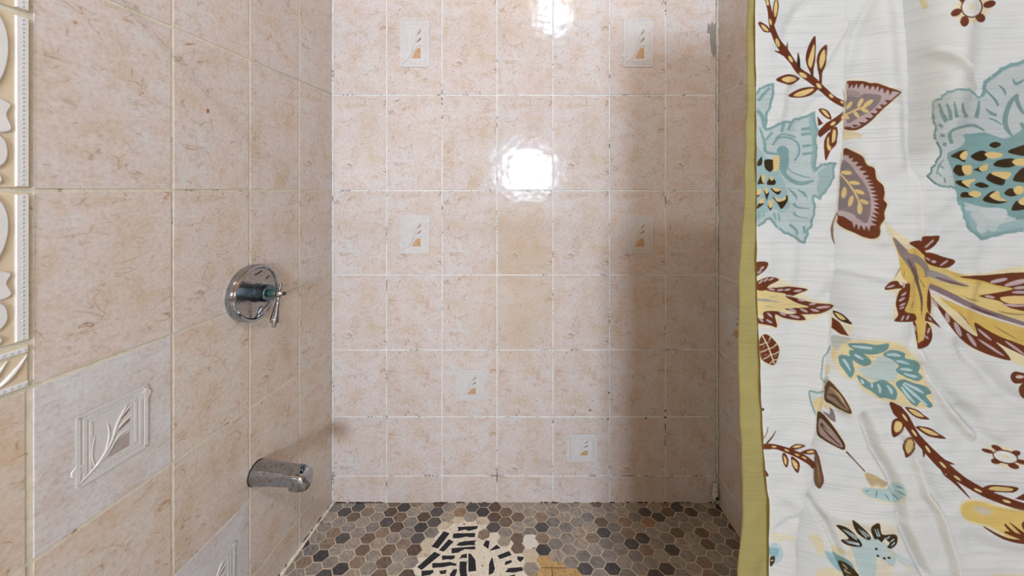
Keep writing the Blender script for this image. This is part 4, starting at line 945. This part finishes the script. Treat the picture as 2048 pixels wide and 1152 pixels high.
# --- teal spray flower
T(1480, 560)
tf = [(835, 480), (1140, 480), (1270, 530), (1385, 660), (1410, 760), (1480, 960), (1300, 960), (1180, 930), (1080, 910), (930, 820), (900, 730), (850, 760), (760, 640), (760, 570)]
H(tf, 16, (246, 222, 168), .95); P((206, 220, 216), [(905, 680), (1000, 665), (1060, 600), (1150, 590), (1210, 680), (1190, 770), (1090, 770), (1020, 775), (945, 730)])
H([(1050, 600), (1170, 610), (1200, 700), (1170, 770)], 8, (200, 214, 210), .8)
TP = [([(832, 490), (950, 486), (1050, 500), (1143, 488), (1125, 542), (1040, 572), (930, 566), (860, 527)], [((862, 508), (960, 520), (1060, 530))]),
 ([(850, 598), (843, 540), (930, 558), (1000, 610), (1006, 646), (950, 662), (890, 632)], [((880, 570), (910, 590), (950, 612))]),
 ([(763, 578), (850, 590), (872, 660), (882, 700), (850, 752), (800, 692), (765, 642)], [((790, 608), (820, 645), (850, 700))]),
 ([(898, 732), (960, 760), (1010, 790), (1090, 768), (1160, 800), (1208, 860), (1194, 922), (1140, 912), (1100, 905), (1070, 905), (1020, 862), (940, 812)], [((930, 765), (945, 790), (950, 800)), ((1010, 790), (1015, 815), (1020, 825)), ((1060, 800), (1075, 840), (1075, 870)), ((1130, 810), (1160, 850), (1165, 880))]),
 ([(1020, 520), (1089, 502), (1141, 488), (1120, 545), (1030, 572)], []),
 ([(1098, 575), (1160, 538), (1264, 560), (1270, 600), (1350, 620), (1386, 665), (1370, 710), (1406, 745), (1370, 777), (1280, 750), (1198, 700), (1220, 660), (1168, 612)], [((1130, 575), (1190, 575), (1235, 585)), ((1200, 625), (1240, 630), (1300, 645)), ((1230, 685), (1290, 690), (1325, 695)), ((1260, 720), (1330, 740), (1365, 745))]),
 ([(1198, 800), (1250, 763), (1330, 790), (1430, 820), (1471, 870), (1430, 892), (1481, 962), (1450, 982), (1390, 937), (1360, 967), (1318, 950), (1260, 880)], [((1260, 790), (1360, 840), (1410, 870)), ((1250, 800), (1340, 880), (1440, 965)), ((1240, 820), (1290, 890), (1345, 945))])]
for q, ins in TP:
    P((112, 156, 156), q)
    for i in ins: S_((200, 222, 224), list(i), [12, 24, 8])
# --- twig below the spray
T(1748, 852)
S_(BR, [(125, -180), (180, -120), (235, -60), (285, 20), (340, 100), (430, 200), (520, 290), (600, 360), (700, 430), (840, 510), (960, 560), (1160, 630), (1240, 655)], [18, 84, 76, 64, 60, 70, 82, 72, 60, 60, 62, 66, 66])
LF([(240, -145), (330, -125), (385, -82), (428, -50), (350, -55), (285, -90)], [(265, -130), (330, -112), (385, -68), (320, -80)]); LF([(132, 20), (145, -40), (185, -60), (232, -30), (232, 20), (205, 60), (150, 88)], [(155, 20), (170, -35), (215, -20), (210, 25), (172, 50)]); LF([(320, 5), (420, 12), (500, 60), (555, 100), (440, 86), (370, 50)], [(350, 15), (420, 28), (500, 72), (430, 66)])
LF([(218, 160), (245, 100), (292, 88), (320, 150), (300, 208), (248, 246), (232, 200)], [(240, 160), (258, 110), (296, 112), (298, 170), (262, 214)]); LF([(825, 490), (880, 455), (1000, 458), (1110, 476), (1070, 512), (960, 508), (880, 512)], [(880, 485), (930, 466), (1060, 480), (1050, 500), (940, 498)])
P(BR, [(370, 160), (400, 190), (388, 244), (376, 235)], False); P(BR, [(500, 250), (560, 265), (625, 298), (540, 285)]); P(BR, [(495, 310), (545, 330), (550, 392), (538, 380)], False); S_(BR, [(560, 370), (640, 450), (742, 560)], [46, 22, 6]); P(BR, [(1080, 560), (1160, 515), (1230, 510), (1230, 590)], False)
for x, y, g in ((310, 55, 55), (415, 180, 55), (530, 300, 45), (640, 400, 35), (800, 495, 25), (1020, 580, 18), (238, -65, 55)): E_((240, 214, 160), x, y, 34, 9, g)
# --- gold flower bottom right
H([(665, 640), (700, 580), (810, 576), (960, 620), (1230, 700), (1230, 900), (1050, 870), (900, 780), (730, 730)], 12, (248, 226, 170), .95); P((240, 206, 122), [(672, 640), (705, 588), (800, 582), (950, 622), (1230, 700), (1230, 880), (1050, 858), (900, 772), (740, 730), (682, 690)]); P((216, 208, 188), [(760, 630), (830, 620), (900, 650), (880, 690), (810, 670)], True, .8)
S_(BR, [(842, 772), (950, 838), (1060, 880), (1230, 900)], [8, 20, 24, 40]); S_(BR, [(1005, 755), (1080, 830), (1180, 880)], [14, 24, 50]); S_(BR, [(1040, 740), (1110, 800), (1180, 860)], [4, 18, 40]); S_(BR, [(1005, 815), (1090, 840), (1180, 870)], [14, 36, 50]); P(BR, [(1140, 740), (1230, 730), (1230, 900), (1150, 800)])
P((246, 226, 180), [(880, 1160), (960, 1135), (1152, 1140), (1152, 1170)], True, .7)

# soften by one cell so the ink edges look printed
pad = np.pad(img, ((1, 1), (1, 1), (0, 0)), mode='edge')
img = (pad[:-2, 1:-1]+pad[2:, 1:-1]+pad[1:-1, :-2]+pad[1:-1, 2:]+2*pad[1:-1, 1:-1])/6

# --- the cloth itself
EDGE = ([-620, 0, 100, 190, 280, 480, 560, 650, 720, 800, 900, 980, 1000, 1050, 1080, 1152, 2040], [1509, 1511, 1511, 1512, 1513, 1513, 1514, 1516, 1520, 1523, 1527, 1535, 1539, 1539, 1537, 1538, 1545])
HEM = ([-620, 0, 190, 300, 380, 480, 560, 650, 700, 760, 860, 950, 1030, 1075, 1152, 2040], [1503, 1501, 1498, 1497, 1494, 1488, 1484, 1482, 1480, 1484, 1485, 1489, 1493, 1487, 1479, 1485])
FLAP = ([-620, 0, 160, 250, 300, 400, 500, 600, 680, 760, 820, 880, 930, 1000, 1040, 1090, 1152, 2040], [1698, 1697, 1694, 1690, 1686, 1676, 1672, 1667, 1664, 1655, 1640, 1632, 1628, 1625, 1611, 1603, 1605, 1612])
def seg_dist(u, v, line):
    """signed side distance to a polyline and a 0..1 taper along it"""
    best = np.full(u.shape, 1e9); sd = np.zeros(u.shape); n = len(line)-1
    for i, ((ax, ay), (bx, by)) in enumerate(zip(line, line[1:])):
        dx, dy = bx-ax, by-ay; L2 = dx*dx+dy*dy; t = np.clip(((u-ax)*dx+(v-ay)*dy)/L2, 0, 1)
        qx, qy = u-(ax+dx*t), v-(ay+dy*t); d = np.hypot(qx, qy); m = d < best
        best = np.where(m, d, best); sd = np.where(m, np.sign(dx*qy-dy*qx)*d, sd)
    return best, sd
RIDGE = [  # polyline, width px, depth m (positive = valley)
 ([(1752, -400), (1752, 0), (1768, 160), (1788, 330)], 20, -0.0035), ([(1835, -500), (1832, 0), (1845, 160), (1852, 330)], 30, 0.0165), ([(1790, -500), (1795, 0), (1815, 170), (1832, 330), (1840, 480)], 10, -0.0040), ([(1838, 260), (1842, 380), (1847, 480)], 7, 0.0030), ([(1925, -500), (1920, 0), (1905, 120), (1890, 260)], 40, -0.008), ([(1625, 985), (1611, 1040), (1603, 1090), (1606, 1160), (1612, 1500)], 6, 0.016), ([(1650, 640), (1645, 700), (1632, 800), (1610, 900)], 12, -0.002), ([(1690, 600), (1705, 680), (1740, 760), (1790, 850)], 26, 0.004), ([(1870, 560), (1900, 640), (1960, 700)], 26, 0.004), ([(1575, 420), (1590, 500), (1585, 560)], 18, -0.0022), ([(1740, 300), (1745, 400), (1765, 480)], 16, -0.003), ([(1960, 560), (1935, 620), (1925, 700)], 18, -0.003), ([(1870, 100), (1905, 140), (1950, 175)], 8, -0.0035),
 ([(1742, 0), (1720, 60), (1700, 150)], 9, 0.0022), ([(1700, 40), (1670, 90), (1650, 130)], 9, -0.0022), ([(1600, 120), (1570, 180), (1560, 240)], 12, -0.0020), ([(1620, 0), (1590, 40), (1560, 110)], 14, 0.0022), ([(1665, 180), (1630, 215), (1600, 260)], 12, 0.0016),
 ([(1668, 535), (1720, 545), (1780, 560)], 9, -0.0018), ([(1670, 575), (1640, 600), (1600, 640)], 14, 0.0016), ([(1845, 480), (1850, 560), (1842, 640), (1836, 700)], 16, 0.0030), ([(1990, 480), (1985, 540), (1975, 600)], 22, 0.0022),
 ([(1836, 695), (1860, 760), (1900, 820), (1950, 875)], 9, -0.0040), ([(1850, 730), (1900, 790), (1965, 845)], 14, 0.0036), ([(1930, 690), (1980, 745), (2020, 790), (2060, 815)], 16, 0.0045), ([(1940, 830), (1975, 875), (2005, 900)], 14, 0.0035),
 ([(1666, 745), (1685, 790), (1705, 830)], 7, -0.0030), ([(1655, 760), (1675, 810), (1700, 850)], 12, 0.0030),
 ([(1738, 840), (1755, 900), (1790, 960), (1806, 1010), (1812, 1060), (1835, 1110), (1860, 1160)], 9, 0.0055), ([(1812, 870), (1838, 940), (1850, 985), (1878, 1020), (1890, 1060), (1905, 1110), (1916, 1160)], 8, -0.0050), ([(1830, 900), (1870, 985), (1890, 1020)], 13, 0.003), ([(1630, 1010), (1665, 1060), (1690, 1120), (1700, 1160)], 7, 0.0030), ([(1640, 1030), (1700, 1045), (1770, 1055)], 14, -0.0018),
 ([(1560, 1060), (1580, 1040), (1600, 1030)], 9, 0.0018), ([(1570, 990), (1600, 1010)], 14, -0.0016), ([(1900, 930), (1960, 950), (2040, 960)], 26, -0.003), ([(1960, 1090), (2010, 1110), (2060, 1120)], 22, 0.003)]
def fold(u, v):
    e = np.interp(v, *FLAP); d = u-e
    act = np.clip((v-60)/260, 0.25, 1.0)
    st = np.clip((d+4)/9, 0, 1); st = st*st*(3-2*st)
    f = act*st*0.026*np.exp(-np.clip(d, 0, None)/80)
    f += -0.004*np.exp(-((d+26)/22)**2)*np.clip((v-120)/300, 0, 1)
    f += 0.0075*np.sin((u-1515)/62+v/900)*np.clip((u-1540)/60, 0, 1)*np.clip((1240-v)/800, .35, 1)
    for line, wd, am in RIDGE:
        lo_y, hi_y = min(p[1] for p in line)-3*wd, max(p[1] for p in line)+3*wd
        sel = (v > lo_y) & (v < hi_y)
        if not sel.any(): continue
        b, _ = seg_dist(u[sel], v[sel], line)
        yy = v[sel]; fade = np.clip((yy-lo_y)/(4*wd), 0, 1)*np.clip((hi_y-yy)/(4*wd), 0, 1)
        f[sel] += 1.9*am*np.exp(-(b/wd)**2)*fade
    # small crumples
    f += 0.0007*np.sin(u/17+np.sin(v/23)*1.7)*np.sin(v/31+u/47)+0.0005*np.sin(u/9.5+v/13)*np.sin(v/19-u/37)
    return f
STEP = 1.25
vs = np.concatenate([np.arange(-345, -8, 6), np.arange(-8, 1160, STEP), np.arange(1160, 1990, 6)])
nu = int((2098-1505)/STEP); nv = len(vs)
tt = np.linspace(0, 1, nu)
V = np.repeat(vs[:, None], nu, 1); E0 = np.interp(vs, *EDGE)[:, None]; UU = E0+(2098-E0)*tt[None, :]
FO = fold(UU, V)
# let the cloth hang free of the side wall
kx = CURT/F
co = np.stack([(UU-VX)*kx, CURT+FO, HC-(V-HY)*kx], -1).reshape(-1, 3)
# printed colour under each cloth point, the print repeating above and below
PXc = (VX+(UU-VX)*CURT/(CURT+FO)-CX0)*SC; PYc = (HY+(V-HY)*CURT/(CURT+FO))*SC
PYm = np.mod(PYc, 2*CH); PYm = np.where(PYm >= CH, 2*CH-1-PYm, PYm)
xi = np.clip(PXc, 0, CW-1.001); yi = np.clip(PYm, 0, CH-1.001); x0 = xi.astype(int); y0 = yi.astype(int); fx = (xi-x0)[..., None]; fy = (yi-y0)[..., None]
x1, y1 = np.minimum(x0+1, CW-1), np.minimum(y0+1, CH-1)
colr = (img[y0, x0]*(1-fx)+img[y0, x1]*fx)*(1-fy)+(img[y1, x0]*(1-fx)+img[y1, x1]*fx)*fy
rgba = np.concatenate([colr, np.ones(colr.shape[:2]+(1,))], -1).astype(np.float32)
def grid_mesh(name, co, nv, nu):
    idx = np.arange(nv*nu).reshape(nv, nu)
    q = np.stack([idx[:-1, :-1], idx[1:, :-1], idx[1:, 1:], idx[:-1, 1:]], -1).reshape(-1, 4)
    me = bpy.data.meshes.new(name); me.vertices.add(len(co)); me.vertices.foreach_set('co', co.astype(np.float32).ravel())
    me.loops.add(q.size); me.loops.foreach_set('vertex_index', q.astype(np.int32).ravel())
    me.polygons.add(len(q)); me.polygons.foreach_set('loop_start', np.arange(0, q.size, 4, dtype=np.int32))
    try: me.polygons.foreach_set('loop_total', np.full(len(q), 4, np.int32))
    except Exception: pass
    me.update(calc_edges=True); me.polygons.foreach_set('use_smooth', np.ones(len(q), bool)); me.validate(); return me
me = grid_mesh('printed_cloth', co, nv, nu)
at = me.color_attributes.new('print', 'FLOAT_COLOR', 'POINT'); at.data.foreach_set('color', rgba.reshape(-1))

def cloth_material(name, color=None, thru=None, fac=0.3):
    s = N(name); ge = s.n('ShaderNodeNewGeometry'); p = ge.outputs['Position']
    slub = s.noise(s.mapping(p, (9, 9, 900)), 1.0, 3, 0.6); weave = s.noise(s.mapping(p, (900, 900, 60)), 1.0, 2, 0.5)
    if color is None:
        a = s.n('ShaderNodeVertexColor', layer_name='print'); c = s.mix(1.0, a.outputs[0], (0.745, 0.755, 0.765, 1), 'MULTIPLY')
    else:
        c = s.ramp(s.noise(p, 30, 3), [(0.3, tuple(x*0.86 for x in color[:3])+(1,)), (0.7, color)])
    c = s.mix(1.0, c, s.ramp(slub, [(0.30, (0.76, 0.76, 0.77, 1)), (0.44, (0.95, 0.95, 0.95, 1)), (0.62, (1.03, 1.03, 1.03, 1))]), 'MULTIPLY')
    s.l(c, s.b.inputs['Base Color']); s.b.inputs['Roughness'].default_value = 0.85; s.b.inputs['Specular IOR Level'].default_value = 0.15
    s.bump(s.math('ADD', slub, s.math('MULTIPLY', weave, 0.5)), 0.25, 0.0006)
    # thin cloth lets some light through
    tr = s.n('ShaderNodeBsdfTranslucent'); mx = s.n('ShaderNodeMixShader'); mx.inputs[0].default_value = fac
    if thru: tr.inputs[0].default_value = thru
    else: s.l(c, tr.inputs[0])
    out = s.t.nodes['Material Output']; s.l(s.b.outputs[0], mx.inputs[1]); s.l(tr.outputs[0], mx.inputs[2]); s.l(mx.outputs[0], out.inputs[0])
    return s.m
cur = empty('shower_curtain', (float((1780-VX)*kx), CURT, 0.02))
tag(cur, 'off-white fabric shower curtain printed with teal flowers and red-brown branches', 'curtain')
def child(o, par): o.parent = par; o.matrix_parent_inverse = Matrix.Translation(-Vector(par.location)); return o
child(obj('printed_cloth', me, None, None, cloth_material('printed_slub_cotton', None, (0.95, 0.78, 0.50, 1), 0.33)), cur)
# olive-yellow lining that shows past the hem
vs2 = np.arange(-345, 1990, 7.0); n2 = 60; t2 = np.concatenate([np.linspace(0, 0.10, 14), np.linspace(0.115, 1, 46)])
h0 = np.interp(vs2, *HEM)[:, None]; U2 = h0+(2096-h0)*t2[None, :]; V2 = np.repeat(vs2[:, None], n2, 1)
k2 = np.clip((U2-np.interp(vs2, *EDGE)[:, None]-26)/60, 0, 1)
F2 = 0.0055-0.0022*np.sin(np.clip((U2-h0)/45, 0, 1)*math.pi)+0.0012*np.sin(V2/38)+0.0008*np.sin(V2/15+U2/9)+k2*(0.026+0.006*np.sin(U2/34))
co2 = np.stack([(U2-VX)*kx*(1+F2*0), CURT+F2, HC-(V2-HY)*kx], -1).reshape(-1, 3)
lm = grid_mesh('lining', co2, len(vs2), n2)
lo2 = child(obj('lining', lm, None, None, cloth_material('olive_yellow_lining', srgb(158, 160, 104), (0.95, 0.40, 0.06, 1), 0.40)), cur); lo2['label'] = 'olive-yellow lining showing past the hem'
md = lo2.modifiers.new('thickness', 'SOLIDIFY'); md.thickness = 0.0012
# rod and rings
zr = HC+(345+HY)*kx+0.0135+0.02
xr0 = XL-KL*(D-CURT)
m = MB().tube([(xr0+0.001, CURT+.005, zr), (XR-0.001, CURT+.005, zr)], 0.006, 14)
rod = empty('curtain_rod', (0, CURT+.005, zr)); tag(rod, 'slim chrome rod above the picture that carries the printed curtain', 'curtain rod')
child(m.build('pole', None, M['chrome'], smooth=True), rod)
for k in range(7):
    x = (1530+k*88-VX)*kx
    pts = [(x, CURT+.005+0.0150*math.sin(a), zr-0.009+0.026*math.cos(a)) for a in np.linspace(0, 2*math.pi, 17)]
    child(MB().tube(pts, 0.0018, 6).build('curtain_ring', None, M['chrome'], smooth=True), cur)

# ------------------------------------------------------------------ ceiling lamp behind the viewer
lamp = empty('ceiling_light', (LAMP[0], LAMP[1], ZC)); tag(lamp, 'small round ceiling light outside the shower', 'ceiling light')
zb = LAMP[2]-ZC
MB().lathe([(0, 0), (0.07, 0), (0.068, -0.012), (0.03, -0.016), (0, -0.016)], 32).build('base', lamp, M['ceil'], smooth=True)
MB().lathe([(0.02, -0.014), (0.02, zb+LAMP_R*1.2), (0.0, zb+LAMP_R*1.2)], 20).build('socket', lamp, M['ceil'], smooth=True)
MB().lathe([(0.012, zb+LAMP_R*1.05), (0.012, zb+LAMP_R*1.4), (0.0, zb+LAMP_R*1.4)], 14).build('bulb_cap', lamp, M['chrome'], smooth=True)
pd = bpy.data.lights.new('bulb', 'POINT'); pd.energy = LAMP_W; pd.shadow_soft_size = LAMP_R; pd.color = (0.62, 0.80, 1.0)
po_ = bpy.data.objects.new('bulb', pd); C.objects.link(po_); po_.parent = lamp; po_.location = (0, 0, zb)
